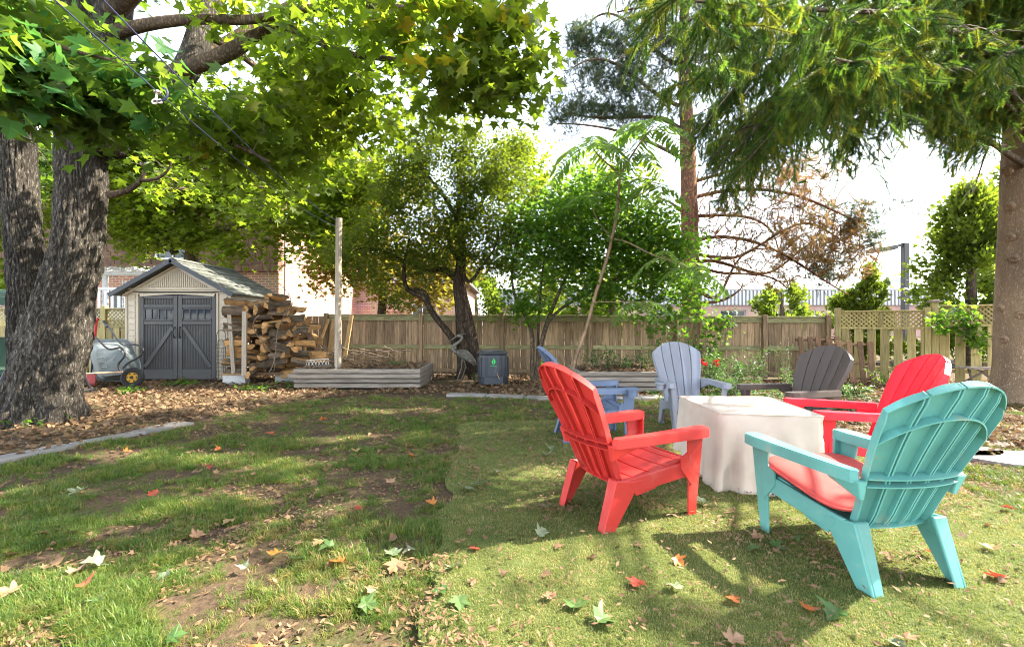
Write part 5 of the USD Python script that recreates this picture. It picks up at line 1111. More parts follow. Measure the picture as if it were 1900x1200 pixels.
tree('maple_tree', 'pale green maple beyond the fence between the crab-apple and the pine', (Q(1130, 600, 16)[0], 16, 0), 4.4, (.1, .2), .15, BARK_LIMB,
     [(1000, 430, 16, 90, 110, 1.3), (1130, 350, 16, 110, 80, 1.3), (1200, 470, 16, 80, 80, 1.2), (960, 320, 16, 70, 70, 1.2), (1090, 520, 15.6, 110, 40, 1)],
     210, 40, .28, .17, MAPLE, LEAF_YELLOW, 57, [[Q(1130, 520, 16), Q(1060, 440, 16), Q(1000, 380, 16)], [Q(1132, 500, 16), Q(1190, 440, 16), Q(1220, 420, 16)], [Q(1130, 460, 16), Q(1120, 380, 16), Q(1140, 320, 16)]])
# crab-apple in front of the fence
ca = thing('crabapple_tree', 'crab-apple tree with dark twisted forked trunk and small leaves in front of the fence', 'tree')
ya = 9.75; A = lambda px, py, y=ya: at(px, py, y)
obj('trunk', limb([np.array([A(868, 700)[0], ya, -.1]), A(866, 660), A(862, 610), A(858, 570), A(852, 530), A(855, 490), A(856, 430), A(850, 370)], [.22, .19, .175, .165, .135, .10, .075, .05], 60, 26, .16, 4, (.3, .1, 4)), BARK_APPLE, ca, True)
obj('trunk', limb([np.array([A(884, 705, 9.65)[0], 9.65, -.05]), A(880, 640, 9.65), A(868, 580, 9.68), A(860, 545)], [.12, .095, .085, .07], 30, 16, .14, 5, (.25, .06, 4)), BARK_APPLE, ca, True)
abr = [([A(846, 640, 9.6), A(822, 605, 9.5), A(800, 575, 9.4), A(780, 548, 9.3), A(760, 540, 9.3), A(750, 515, 9.3), A(752, 480, 9.3), A(760, 440, 9.3)], [.075, .065, .06, .055, .045, .04, .03, .02]),
       ([A(795, 570, 9.4), A(785, 540, 9.35), A(755, 540, 9.3)], [.045, .04, .03]), ([A(852, 535), A(840, 510), A(820, 500, 9.7), A(795, 502, 9.6), A(770, 492, 9.5)], [.09, .075, .06, .045, .03]),
       ([A(856, 490), A(840, 465), A(832, 440), A(845, 410)], [.06, .05, .035, .02]), ([A(857, 500), A(875, 520, 9.6), A(890, 500, 9.5), A(905, 480, 9.4), A(925, 430, 9.3)], [.05, .04, .03, .025, .015]),
       ([A(855, 450), A(880, 400), A(910, 340), A(920, 280)], [.05, .04, .03, .012]), ([A(852, 420), A(820, 360), A(780, 310), A(750, 270)], [.045, .035, .025, .012]), ([A(850, 380), A(855, 320), A(860, 260)], [.04, .025, .012]), ([A(770, 492, 9.5), A(720, 470, 9.3), A(680, 460, 9.2), A(650, 470, 9.1)], [.03, .022, .016, .01])]
la = [dense([A(855, 490), A(856, 430), A(850, 370)])]
for k, (p, r) in enumerate(abr): obj('branch', limb(p, r, None, 10, .10, 60+k), BARK_APPLE, ca, True); la.append(dense(p))
crown(ca, [(860, 300, 9.7, 120, 60, 1.0), (760, 330, 9.5, 90, 70, .9), (930, 340, 9.6, 80, 90, .9), (850, 400, 9.6, 110, 55, .9), (730, 420, 9.3, 80, 60, .8), (900, 450, 9.5, 70, 60, .8), (790, 480, 9.3, 60, 50, .6, .7), (690, 500, 9.2, 50, 50, .6, .8), (940, 500, 9.4, 50, 50, .6, .8), (640, 460, 9.1, 45, 45, .5, .7), (740, 560, 9.2, 40, 25, .4, .6), (800, 250, 9.7, 90, 40, .7, .7), (970, 260, 9.8, 40, 40, .6, .6), (925, 570, 9.3, 45, 22, .4, .6)],
      640, 62, .12, .088, OVAL, LEAF_APPLE, np.vstack(la), 71, TWIG, .5, .6, keep_sun=.0)
# multi-stemmed young maple right of it
cm = thing('young_maple', 'multi-stemmed young maple with dense bright green leaves behind the faded red chair', 'tree')
yc = 9.2; C_ = lambda px, py, y=yc: at(px, py, y)
stems = [([np.array([C_(992, 700)[0], yc, -.05]), C_(988, 650), C_(982, 600), C_(960, 560), C_(950, 500), C_(965, 420)], [.055, .045, .04, .03, .022, .01]), ([np.array([C_(996, 700, 9.25)[0], 9.25, -.05]), C_(1002, 650), C_(1015, 600), C_(1030, 560), C_(1060, 490), C_(1085, 410)], [.06, .05, .045, .036, .025, .01]),
         ([C_(1010, 612), C_(1045, 570), C_(1100, 540), C_(1160, 510), C_(1220, 500)], [.036, .03, .024, .018, .01]), ([np.array([C_(1000, 700, 9.3)[0], 9.3, -.05]), C_(998, 640, 9.3), C_(1000, 590, 9.3), C_(1005, 520, 9.3), C_(1020, 430, 9.3)], [.035, .03, .026, .02, .01]), ([C_(1100, 540), C_(1170, 560), C_(1240, 570)], [.02, .016, .008])]
lc = []
for k, (p, r) in enumerate(stems): obj('trunk' if p[0][2] < .1 else 'branch', limb(p, r, None, 10, .06, 80+k), BARK_LIMB, cm, True); lc.append(dense(p))
crown(cm, [(1060, 430, 9.1, 100, 70, .9), (1150, 470, 8.9, 110, 70, .8), (1000, 480, 9.2, 70, 60, .8), (1230, 530, 8.8, 70, 50, .6), (1130, 550, 8.8, 90, 35, .6), (1090, 360, 9.3, 90, 50, .8), (970, 560, 9.0, 50, 30, .5, .6), (1200, 410, 9.0, 60, 60, .7), (1210, 590, 8.7, 40, 22, .4, .6), (1255, 470, 8.7, 50, 50, .5, .8), (985, 410, 9.3, 50, 50, .6, .8), (1280, 560, 8.6, 35, 40, .4, .7)],
      430, 30, .17, .10, MAPLE, LEAF_CLUMP, np.vstack(lc), 81, TWIG, .55, .5, keep_sun=.3)

# ------------------------------------------------------------------ tree of heaven sapling with pinnate fronds
ths = thing('pinnate_sapling', 'slender bending sapling with long feather-like fronds rising from the right raised bed', 'tree')
ys_ = 8.3; S_ = lambda px, py, y=ys_: at(px, py, y)
main = [np.array([S_(1064, 690)[0], ys_, .2]), S_(1070, 660), S_(1086, 615), S_(1104, 550), S_(1126, 480), S_(1140, 420), S_(1147, 370), S_(1152, 326), S_(1170, 292, 8.2), S_(1190, 262, 8.1), S_(1212, 236, 8.0)]
obj('trunk', limb(main, [.034, .033, .032, .031, .029, .027, .024, .022, .018, .014, .008], 60, 10, .05, 5), ST_STEM, ths, True)
sbr = [([S_(1152, 326), S_(1132, 308, 8.2), S_(1110, 288, 8.1), S_(1098, 268, 8.0)], [.018, .015, .011, .006]), ([S_(1130, 445), S_(1165, 450, 8.1), S_(1205, 470, 7.9), S_(1260, 490, 7.7), S_(1285, 500, 7.6)], [.016, .013, .011, .008, .005]), ([S_(1098, 560), S_(1140, 560, 8.1), S_(1190, 560, 7.9)], [.01, .008, .005]),
       ([S_(1134, 440), S_(1110, 410, 8.4), S_(1092, 360, 8.4)], [.012, .009, .006]), ([S_(1146, 390), S_(1175, 370, 8.2), S_(1215, 345, 8.0)], [.012, .009, .006])]
for k, (p, r) in enumerate(sbr): obj('branch', limb(p, r, None, 8, .03, 90+k), ST_STEM, ths, True)
LEAFLET = (np.array([[0, 0, 0], [.12, .3, .02], [.09, .65, .01], [0, 1, -.06], [-.09, .65, .01], [-.12, .3, .02], [0, .4, -.02]], float), np.array([[0, 1, 6], [1, 2, 6], [2, 3, 6], [3, 4, 6], [4, 5, 6], [5, 0, 6]]))
def frond(p0, d, Ln, seed, mat=LEAF_HEAVEN, parent=None, nl=12):
    g = np.random.default_rng(seed); d = unit(np.array(d, float)); n = 12; P = [np.array(p0, float)]; v = d.copy()
    for k in range(n-1): v = unit(v+np.array([0, 0, -.13])); P.append(P[-1]+v*Ln/(n-1))
    P = np.array(P); t, a, b = frames(P); side = unit(np.cross(t, [0, 0, 1.0])); ms = [tube(P, np.linspace(.005, .002, n), 4, False)]
    pos, R, s = [], [], []
    for q in np.linspace(.14, .97, nl):
        i = q*(n-1); k = int(min(i, n-2)); p = P[k]*(1-i+k)+P[k+1]*(i-k)
        for sg in (-1, 1):
            y = unit(side[k]*sg*.9+t[k]*.32+np.array([0, 0, -.38])+g.normal(0, .09, 3)); up = unit(np.array([g.normal(0, .2), g.normal(0, .2), 1])); x = unit(np.cross(y, up)); pos.append(p); R.append(np.stack([x, y, np.cross(x, y)], 1)); s.append(Ln*.30*(1-.45*abs(q-.45))*g.uniform(.85, 1.1))
    lv = scatter(*LEAFLET, np.array(pos), np.array(R), np.array(s)); fr = obj('frond', lv, mat, parent, kind=None); obj('rachis', ms[0], ST_STEM, fr, True)
gf = np.random.default_rng(17); kf = 0
for c, y, n, Lf in (((1212, 236), 8.0, 10, .85), ((1098, 268), 8.0, 7, .8), ((1176, 285), 8.15, 5, .75), ((1285, 500), 7.6, 6, .62), ((1215, 345), 8.0, 5, .72), ((1092, 360), 8.4, 4, .6), ((1230, 478), 7.8, 4, .6), ((1190, 560), 7.9, 5, .6), ((1150, 330), 8.3, 3, .7)):
    for k in range(n):
        az = k*2*np.pi/n+gf.normal(0, .3); el = gf.uniform(-.05, .55)
        frond(S_(*c, y)+gf.normal(0, .04, 3), (math.cos(az)*math.cos(el), math.sin(az)*math.cos(el), math.sin(el)), Lf*1.18*gf.uniform(.75, 1.15), 300+kf, parent=ths); kf += 1

# ------------------------------------------------------------------ conifers: instanced shoots
def shoot(Ln, nn, nl, w, ang, seed, stem=.004, tip=1.0):
    """a shoot along +y with needles all round."""
    g = np.random.default_rng(seed); t = np.linspace(.02, 1, nn); ph = np.arange(nn)*2.399+g.normal(0, .3, nn); V, Fc = [], []
    for k in range(nn):
        a = math.radians(ang*g.uniform(.75, 1.2)); rdir = np.array([math.cos(ph[k]), 0, math.sin(ph[k])]); d = rdir*math.sin(a)+np.array([0, math.cos(a), 0]); sd = unit(np.cross(d, rdir+[.01, .3, .02])); p = np.array([0, t[k]*Ln, 0]); l = nl*g.uniform(.8, 1.15)*(1 if t[k] < .9 else tip)
        V += [p-sd*w/2, p+sd*w/2, p+d*l]; Fc.append([3*k, 3*k+1, 3*k+2])
    sv, sf = tube([(0, 0, 0), (0, Ln*.5, 0), (0, Ln, 0)], [stem, stem*.8, stem*.4], 3, False)
    return cat((np.array(V), np.array(Fc)), (sv, sf))
SP_SHOOTS = [shoot(.15, 84, .026, .0056, 62, k, .005) for k in range(3)]
def dir_frames(d, g):
    d = unit(d); up = unit(g.normal(0, 1, d.shape)); x = unit(np.cross(d, up)); return np.stack([x, d, np.cross(x, d)], 2)
sprc = thing('spruce_tree', 'tall spruce with scaly brown trunk at the right and long drooping boughs overhead', 'tree')
SPX, SPY = 7.58, 6.75
gs = np.random.default_rng(23)
def sp_r(z): return .42*(1-z/16)+.02
zs = np.array([-.15, .1, .4, 1, 2, 3, 4, 5, 6.5, 8, 10, 12, 13, 14, 15])
obj('trunk', limb(np.c_[np.full(len(zs), SPX)+.01*zs, np.full(len(zs), SPY), zs], [sp_r(z)*(1.22 if z < .05 else 1.1 if z < .3 else 1) for z in zs], 110, 64, .035, 6, (.4, .05, 6)), BARK_SPRUCE, sprc, True)
# knots of fallen branches
for px, py in ((1868, 318), (1872, 383), (1872, 440), (1856, 572), (1895, 585), (1880, 480), (1862, 630), (1890, 690)):
    u_ = at(px, py, 1.0)-np.array([0, 0, H]); o2 = np.array([SPX, SPY]); dx = u_[:2]/np.linalg.norm(u_[:2]); bb = o2@dx; r_ = sp_r(1.5+0); dsc = bb*bb-(o2@o2-r_*r_); s_ = bb-math.sqrt(max(dsc, 0)) if dsc > 0 else bb
    p = np.array([dx[0]*s_, dx[1]*s_, H+u_[2]*s_/np.linalg.norm(u_[:2])]); nrm = unit(np.array([p[0]-SPX, p[1]-SPY, -.15]))
    kn = move(lathe([(.075, -.02), (.06, .012), (.036, .022), (.022, .012), (0, .008)], 14), None); z_ = nrm; x_ = unit(np.cross([0, 0, 1], z_)); R = np.stack([x_, np.cross(z_, x_), z_], 1)
    obj('knot', move(kn, R, p), BARK_SPRUCE, sprc, True)
bough_pts, shoot_p, shoot_d, tw_ms, bms = [], [], [], [], []
FLOOR = ([900, 1010, 1060, 1120, 1240, 1330, 1420, 1500, 1580, 1640, 1690, 1730, 1770, 1800, 1840, 1900, 2000], [-60, -40, 40, 130, 200, 330, 440, 400, 400, 300, 205, 250, 340, 380, 390, 215, 230])
def below_floor(p, slack=0):
    """whether points hang lower than the boughs do in the photograph."""
    p = np.asarray(p); y = np.maximum(p[:, 1], .5); px = 950+p[:, 0]/y*FPX; py = 600-(p[:, 2]-H)/y*FPX
    return ((py > np.interp(px, *FLOOR)-slack) & (px < 1960) & (px > -100)), px, py
def dress(P, Ln, g, per_m, hang, long_):
    n = len(P); loc_b, loc_p, loc_d = [], [], []
    t_, a_, b_ = frames(P); hor = unit(np.cross(t_, [0, 0, 1.0]))
    for k in range(int(Ln*per_m)):
        q = g.uniform(.10, 1.0); i = q*(n-1); j = int(min(i, n-2)); p = P[j]*(1-i+j)+P[j+1]*(i-j); sg = g.choice([-1, 1]); lat = (.25+.75*(1-q)*min(1, Ln/4))*g.uniform(.4, 1.15)
        d = unit(hor[j]*sg*.9+t_[j]*.7+np.array([0, 0, -.15])); nn = 6; C = [p]
        for s in range(nn-1): d = unit(d+np.array([0, 0, -.17])+g.normal(0, .07, 3)); C.append(C[-1]+d*lat/(nn-1))
        C = np.array(C); loc_b.append(tube(C, np.linspace(.006, .002, nn), 3, False))
        for c in range(1, nn):                     # pendulous side twigs
            for _ in range(hang):
                if g.random() > .72: continue
                st = C[c]+g.normal(0, .03, 3); hl = g.uniform(.08, .36) if g.random() < (.5 if long_ and 3.0 < st[0] < 4.7 else .88) else g.uniform(.35, .95); dd = unit(np.array([g.normal(0, .32), g.normal(0, .32), -.85])+d*.75); ns = max(1, int(hl/.15))
                for s in range(ns): loc_p.append(st+dd*s*.15+g.normal(0, .028, 3)); loc_d.append(dd+g.normal(0, .42, 3))
            loc_p.append(C[c-1]); loc_d.append(unit(C[c]-C[c-1])+g.normal(0, .35, 3))
    return loc_b, np.array(loc_p), np.array(loc_d)
seed = 500
zlev = list(np.arange(3.35, 8.2, .23))+list(np.arange(8.6, 11.6, .55))
for z0 in zlev:
    top = (z0-3)/12; hi = z0 > 8.3
    for k in range(3):
        seed += 1; g = np.random.default_rng(seed); az = g.uniform(0, 2*np.pi)
        if not hi and k < 2: az = -math.pi/2+g.uniform(-.95, .60)          # towards the middle of the yard, where the photograph shows the boughs
        Ln = (7.2*max(0, 1-top)**.8+.5)*g.uniform(.62, 1.06); n = 18; t = np.linspace(0, 1, n); dr = g.uniform(.16, .32)*Ln*(1.3 if 4.6 < z0 < 6.6 and abs(az+1.57) < .5 else 1)
        side = np.cumsum(np.cumsum(g.normal(0, .010, n))); d = np.array([math.sin(az), math.cos(az)]); e = np.array([d[1], -d[0]])
        P = np.c_[SPX+.01*z0+d[0]*Ln*t+e[0]*side, SPY+d[1]*Ln*t+e[1]*side, z0+.10*Ln*np.sin(t*2.2)-dr*t**1.6+.12*Ln*np.clip(t-.75, 0, 1)**2*4]
        bad, px, py = below_floor(P, 25); bad[:4] = False
        if bad.any():
            c = int(np.argmax(bad)); 
            if c < 6: continue
            P = P[:c]; Ln *= c/n
        r0_ = .042*max(.2, 1-top)+.012; bms.append((P, r0_))
        lb, lpz, ld_ = dress(P, Ln, g, 13 if not hi else 3.5, 2, 4.4 < z0 < 6.8)
        bad, px, py = below_floor(lpz); ok = ~bad & ((lpz[:, 1] > 2.6) | (lpz[:, 2] > 4)); vis = (px > -50) & (px < 1950) & (py > -40)
        op = sun_open(lpz); ok &= ~(op & (g.random(len(lpz)) < np.where(vis, .98, .999))); ok &= meshkit.fbm(lpz*np.array([1.5, 1.5, 1.2]), 3, 44) > .37
        if not hi: ok &= vis | (g.random(len(lpz)) < .45)
        shoot_p.append(lpz[ok]); shoot_d.append(ld_[ok]); tw_ms += lb if not hi else []
for k in range(13):
    seed += 1; g = np.random.default_rng(seed); az = -math.pi/2+g.uniform(-.55, .28); z0 = g.uniform(4.9, 6.1); Ln = g.uniform(3.6, 5.4); n = 18; t = np.linspace(0, 1, n); d = np.array([math.sin(az), math.cos(az)])
    P = np.c_[SPX+d[0]*Ln*t, SPY+d[1]*Ln*t, z0+.12*Ln*np.sin(t*2.4)-g.uniform(.42, .58)*Ln*t**1.9]; P[:, :2] += np.cumsum(np.cumsum(g.normal(0, .009, (n, 2)), 0), 0)
    bad, px, py = below_floor(P, -60); bad[:4] = False
    if bad.any():
        c = int(np.argmax(bad))
        if c < 6: continue
        P = P[:c]; Ln *= c/n
    bms.append((P, .035)); lb, lpz, ld_ = dress(P, Ln, g, 13, 2, True)
    bad, px, py = below_floor(lpz, -40); ok = ~bad & (px > 1255); op = sun_open(lpz); ok &= ~(op & (g.random(len(lpz)) < .9)); ok &= meshkit.fbm(lpz*np.array([1.5, 1.5, 1.2]), 3, 44) > .38
    shoot_p.append(lpz[ok]); shoot_d.append(ld_[ok]); tw_ms += lb
for P, r in bms: obj('bough', tube(P, np.linspace(r, .008, len(P)), 7), BARK_LIMB, sprc, True)
SPp, SPd = np.vstack(shoot_p), np.vstack(shoot_d)
hi = SPp[:, 2] > 8.5
sc_ = np.where(hi, gs.uniform(1.7, 2.4, len(SPp)), gs.uniform(.85, 1.35, len(SPp)))
instancer('needle_shoots', [(m, NEEDLE) for m in SP_SHOOTS], SPp, mat_to_quat(dir_frames(SPd, gs)), sc_, gs.integers(0, 3, len(SPp)), sprc)
_tw = cat(*tw_ms); _c = _tw[0][_tw[1]].mean(1); _bad, _px, _py = below_floor(_c); _bad |= sun_open(_c) & ((_px > 1930) | (_py < -30)); obj('twigs', (_tw[0], _tw[1][~_bad]), TWIG, sprc, kind='stuff')

gp_ = np.random.default_rng(41)
# pine beyond the fence: green tufts up high, bare red-brown lower boughs on the right
PN = [shoot(.13, 46, .085, .004, 42, 20+k, .005) for k in range(2)]
pine = thing('pine_tree', 'pine with reddish trunk beyond the fence, lower right boughs bare and brown', 'tree')
yp = 12.6; D_ = lambda px, py, y=yp: at(px, py, y)
obj('trunk', limb([np.array([D_(1284, 700)[0], yp, -.1]), D_(1283, 580), D_(1281, 480), D_(1279, 380), D_(1276, 280), D_(1272, 180), D_(1270, 60), D_(1268, -100)], [.25, .235, .225, .215, .195, .17, .14, .08], 60, 20, .07, 3, (.4, .1, 5)), BARK_PINE, pine, True)
pb = [[(1276, 200), (1200, 150), (1120, 130), (1060, 120)], [(1275, 250), (1180, 230), (1090, 215), (1030, 190)], [(1272, 120), (1190, 70), (1120, 30), (1070, 60)], [(1278, 300), (1200, 250), (1120, 230), (1040, 235)], [(1272, 60), (1230, 10), (1170, -20)], [(1276, 180), (1320, 120), (1380, 60)], [(1276, 240), (1340, 200), (1400, 150)],
      [(1279, 340), (1340, 310), (1420, 290), (1500, 270)], [(1280, 400), (1370, 405), (1420, 425), (1445, 455)], [(1281, 450), (1350, 450), (1430, 470), (1520, 500), (1570, 540)], [(1281, 470), (1330, 480), (1400, 450), (1480, 430), (1560, 430), (1630, 440)], [(1282, 520), (1340, 540), (1380, 500), (1430, 460)], [(1280, 430), (1330, 500), (1400, 520), (1470, 540)], [(1281, 495), (1360, 485), (1440, 500), (1500, 470), (1560, 455)], [(1279, 370), (1360, 350), (1460, 370), (1560, 400), (1620, 420)], [(1283, 560), (1320, 555), (1370, 545)], [(1280, 415), (1240, 380), (1190, 360)]]
pl = []
for k, p in enumerate(pb):
    yy = [yp+(-.9+1.8*((k*37) % 11)/10)*i/3 for i in range(len(p))]; q = [D_(a, b, y) for (a, b), y in zip(p, yy)]
    q = [q[0]]+[c+gp_.normal(0, .13, 3) for c in q[1:]]; obj('bough', limb(q, np.linspace(.055, .016, len(q)), None, 8, .12, 200+k), BARK_PINE if k >= 7 else BARK_LIMB, pine, True); pl.append(dense(q, .12))
tips = pad_points([(1120, 130, 12.6, 80, 90, .9), (1200, 80, 12.6, 90, 70, .9), (1080, 70, 12.4, 30, 40, .5), (1060, 215, 12.5, 60, 40, .6), (1180, 200, 12.6, 90, 45, .8), (1330, 100, 12.7, 80, 80, 1), (1240, 20, 12.6, 80, 50, 1), (1000, 190, 12.4, 30, 18, .3, .5)], 560, gp_)
tw, cu_ = grow(tips, np.vstack(pl), gp_, .014, .005); obj('green_twigs', tw, TWIG, pine, True, kind='stuff')
pos = leaves_on(cu_, 15, .11, gp_, .5); dd = gp_.normal(0, .6, pos.shape)+[0, 0, .35]; instancer('needle_tufts', [(m, NEEDLE_PINE) for m in PN], pos, mat_to_quat(dir_frames(dd, gp_)), gp_.uniform(.8, 1.4, len(pos)), gp_.integers(0, 2, len(pos)), pine)
tips = pad_points([(1400, 350, 12.6, 110, 70, 1), (1500, 420, 12.6, 110, 80, 1), (1420, 480, 12.4, 120, 60, 1), (1560, 470, 12.6, 80, 60, .8), (1350, 420, 12.6, 60, 90, .8), (1470, 320, 12.8, 120, 40, .9)], 1150, gp_)
tw, cu_ = grow(tips, np.vstack(pl[7:]), gp_, .03, .013, sag=.02); obj('bare_twigs', tw, TWIG_DEAD, pine, True, kind='stuff')
pos = leaves_on(cu_, 6, .06, gp_, .4); pos = pos[gp_.random(len(pos)) < np.where((950+pos[:, 0]/pos[:, 1]*FPX) > 1430, .95, .4)]; dd = gp_.normal(0, .7, pos.shape); instancer('brown_tufts', [(m, NEEDLE_DEAD) for m in PN], pos, mat_to_quat(dir_frames(dd, gp_)), gp_.uniform(.7, 1.2, len(pos)), gp_.integers(0, 2, len(pos)), pine)
tips = pad_points([(1610, 425, 12.2, 45, 40, .5), (1580, 395, 12.2, 60, 30, .4), (1540, 500, 12.4, 50, 40, .5), (1690, 378, 11.5, 40, 8, .2)], 90, gp_)
tw, cu_ = grow(tips, np.vstack(pl[7:]), gp_, .012, .004); obj('green_twigs', tw, TWIG, pine, True, kind='stuff')
pos = leaves_on(cu_, 12, .09, gp_, .5); dd = gp_.normal(0, .7, pos.shape); instancer('needle_tufts', [(m, NEEDLE_PINE) for m in PN], pos, mat_to_quat(dir_frames(dd, gp_)), gp_.uniform(.7, 1.1, len(pos)), gp_.integers(0, 2, len(pos)), pine)

# cedars at the right and small far trees
def cedar(label, px, Y, w, h, seed, n, size, shape, name='cedar_tree'):
    g = np.random.default_rng(seed); t = thing(name, label, 'tree'); x0 = (px-950)/FPX*Y
    obj('trunk', limb([(x0, Y, -.1), (x0+.03, Y, h*.5), (x0, Y, h*.95)], [w*.12, w*.08, w*.02], 16, 10, .05, seed), BARK_LIMB, t, True)
    nb = max(26, n//110); u = g.uniform(0.05, 1, nb); rad = shape(u)*w*g.uniform(.35, 1.12, nb); az = g.uniform(0, 2*np.pi, nb); c = np.c_[x0+rad*np.cos(az), Y+rad*np.sin(az), u*h+g.normal(0, .1, nb)]
    k = g.integers(0, nb, n); pos = c[k]+g.normal(0, 1, (n, 3))*np.array([.13, .13, .16])*(w/1.6+.25); d = unit(pos-np.c_[np.full(n, x0), np.full(n, Y), pos[:, 2]*.9])+np.array([0, 0, .45])+g.normal(0, .4, (n, 3))
    obj('foliage', scatter(*FANL, pos, dir_frames(d, g), size*g.uniform(.6, 1.2, n)), LEAF_CEDAR, t, kind='stuff'); return t
FANL = (np.array([[0, 0, 0], [.32, .55, .05], [.2, 1, -.04], [0, .7, .03], [-.2, .95, .04], [-.34, .5, -.05]], float), np.array([[0, 1, 3], [1, 2, 3], [0, 3, 5], [3, 4, 5]]))
cedar('large loose cedar with rusty patches between the lamp post and the spruce trunk', 1800, 13.0, 1.4, 4.75, 61, 11500, .15, lambda u: (1-.75*u**1.8)*(.85+.3*np.sin(u*17)))
cedar('tall cedar standing behind the spruce trunk at the right edge', 1920, 13.8, 1.6, 6.2, 62, 9000, .17, lambda u: (1-.7*u**1.6))
cedar('small dense cone shaped cedar left of the lamp post', 1614, 14.0, .6, 2.75, 63, 6500, .11, lambda u: (1-u**1.5)*1.0)
cedar('low rounded evergreen behind the corner of the board fence', 1560, 14.5, .9, 1.9, 64, 3500, .12, lambda u: np.sqrt(np.clip(1-u**2, .05, 1)))
for k, (px, Y, w, h, lb) in enumerate(((1655, 46, 1.6, 5.3, 'distant dark pine beside the roof vent'), (1450, 34, 2.2, 3.6, 'distant round shrub in front of the long low building'), (1000, 36, 3.0, 4.2, 'distant pale green tree beyond the middle of the fence'), (1120, 34, 2.6, 3.4, 'distant bushy tree seen under the young maple'), (880, 37, 3.2, 5.0, 'distant tree behind the crab-apple trunk'))):
    cedar(lb, px, Y, w, h, 65+k, 2600, .38, lambda u: np.sqrt(np.clip(1-u**2, .08, 1)), 'far_tree')

# ================================================================== grass, litter, plants
gg = np.random.default_rng(77)
def tuft(nb, h, spread, w, seed, lean=.5):
    g = np.random.default_rng(seed); V, Fc = [], []
    for k in range(nb):
        a = g.uniform(0, 2*np.pi); r = spread*math.sqrt(g.random()); b = np.array([r*math.cos(a), r*math.sin(a), 0]); o = a+g.normal(0, .9); l = h*g.uniform(.45, 1.1); ln_ = lean*g.uniform(.3, 1.3)
        d = np.array([math.cos(o), math.sin(o), 0]); sd = np.array([-d[1], d[0], 0])*w/2*g.uniform(.7, 1.2); m = b+d*ln_*l*.35+[0, 0, l*.55]; t = b+d*ln_*l+[0, 0, l*(.95-.3*ln_)]; i = len(V)
        V += [b-sd, b+sd, m+sd*.8, m-sd*.8, t]; Fc += [[i, i+1, i+2], [i, i+2, i+3], [i+3, i+2, i+4]]
    return np.array(V), np.array(Fc)
def zrot_quats(n, g, tilt=.0):
    from scipy.spatial.transform import Rotation as Ro
    q = (Ro.from_euler('z', g.uniform(0, 2*np.pi, n))*Ro.from_euler('x', g.normal(0, tilt, n))).as_quat(); return q[:, [3, 0, 1, 2]]
def ground_z(x, y): return (meshkit.fbm(np.stack([x*.9, y*.9, x*0], -1), 3, 5)-.5)*.05-.012
from shapely import contains_xy
# lawn
N = 60000
Yr = 1.3*(9.0/1.3)**gg.random(N); px = gg.uniform(-80, 1990, N); X = (px-950)/FPX*Yr
ok = ~contains_xy(TURF_POLY.buffer(-.015), X, Yr) & (Yr < edge_y(X)-.06)
dens = meshkit.fbm(np.stack([X*3.1, Yr*3.1, X*0], -1), 4, 12); near_soil = np.clip((4.2-Yr)/3, 0, 1)
right = (X > 3.1) & (Yr > 3.0)
p = np.clip((dens+.35*(meshkit.noise(np.stack([X*9, Yr*9, X*0], -1), 14)-.5)-.33-.085*near_soil)*7, .16, 1); p = np.where(right, p*.45, p)
# bare strips beside the turf, as in the photograph
p *= np.where((X > -1.3) & (X < -.28) & (Yr < 3.4), .55, 1)
ok &= gg.random(N) < p
X, Yr, dn = X[ok], Yr[ok], dens[ok]
GT = [tuft(22, .047, .030, .0028, k, .9) for k in range(4)]+[tuft(12, .07, .02, .003, 9, .7)]
sc_ = gg.uniform(.6, 1.15, len(X))*np.clip(.6+(dn-.35)*2.2, .55, 1.25)
instancer('lawn_grass', [(m, GRASS) for m in GT], np.c_[X, Yr, ground_z(X, Yr)-.002], zrot_quats(len(X), gg, .12), sc_, np.where(gg.random(len(X)) < .12, 4, gg.integers(0, 4, len(X))), label='patchy green lawn grass growing between the turf and the edging stones', cat='grass')
# turf pile
N = 26000; Yr = 1.35*(5.5/1.35)**gg.random(N); X = (gg.uniform(700, 1990, N)-950)/FPX*Yr; ok = contains_xy(TURF_POLY.buffer(-.01), X, Yr); X, Yr = X[ok], Yr[ok]
TT = [tuft(13, .015, .032, .0024, 30+k, .9) for k in range(3)]
instancer('pile', [(m, TURF_BLADE) for m in TT], np.c_[X, Yr, np.full(len(X), .015)], zrot_quats(len(X), gg, .05), np.clip(.75+.25*(Yr/2.2), .8, 1.5)*gg.uniform(.85, 1.15, len(X)), gg.integers(0, 3, len(X)), tg)
# small tan seed wings and leaf crumbs over turf and lawn
N = 62000; Yr = 1.35*(7.2/1.35)**gg.random(N); X = (np.where(gg.random(N) < .7, gg.uniform(-60, 1990, N), gg.uniform(750, 1990, N))-950)/FPX*Yr; cl = meshkit.fbm(np.stack([X*1.6, Yr*1.6, X*0], -1), 4, 31); ok = (gg.random(N) < np.clip((cl-.36)*3.2, .05, 1)) & (Yr < edge_y(X)); X, Yr = X[ok], Yr[ok]
on = contains_xy(TURF_POLY, X, Yr); Z = np.where(on, .043, ground_z(X, Yr)+.012)
FL_ = (np.array([[0, 0, 0], [.18, .45, .06], [0, 1, 0], [-.2, .5, .02]], float), np.array([[0, 1, 2], [0, 2, 3]]))
obj('leaf_crumbs', scatter(*FL_, np.c_[X, Yr, Z], flat_frames(len(X), .35, gg), gg.uniform(.014, .042, len(X))), FLAKE, label='small tan seed wings and leaf crumbs strewn over turf and lawn', cat='leaf litter', kind='stuff')
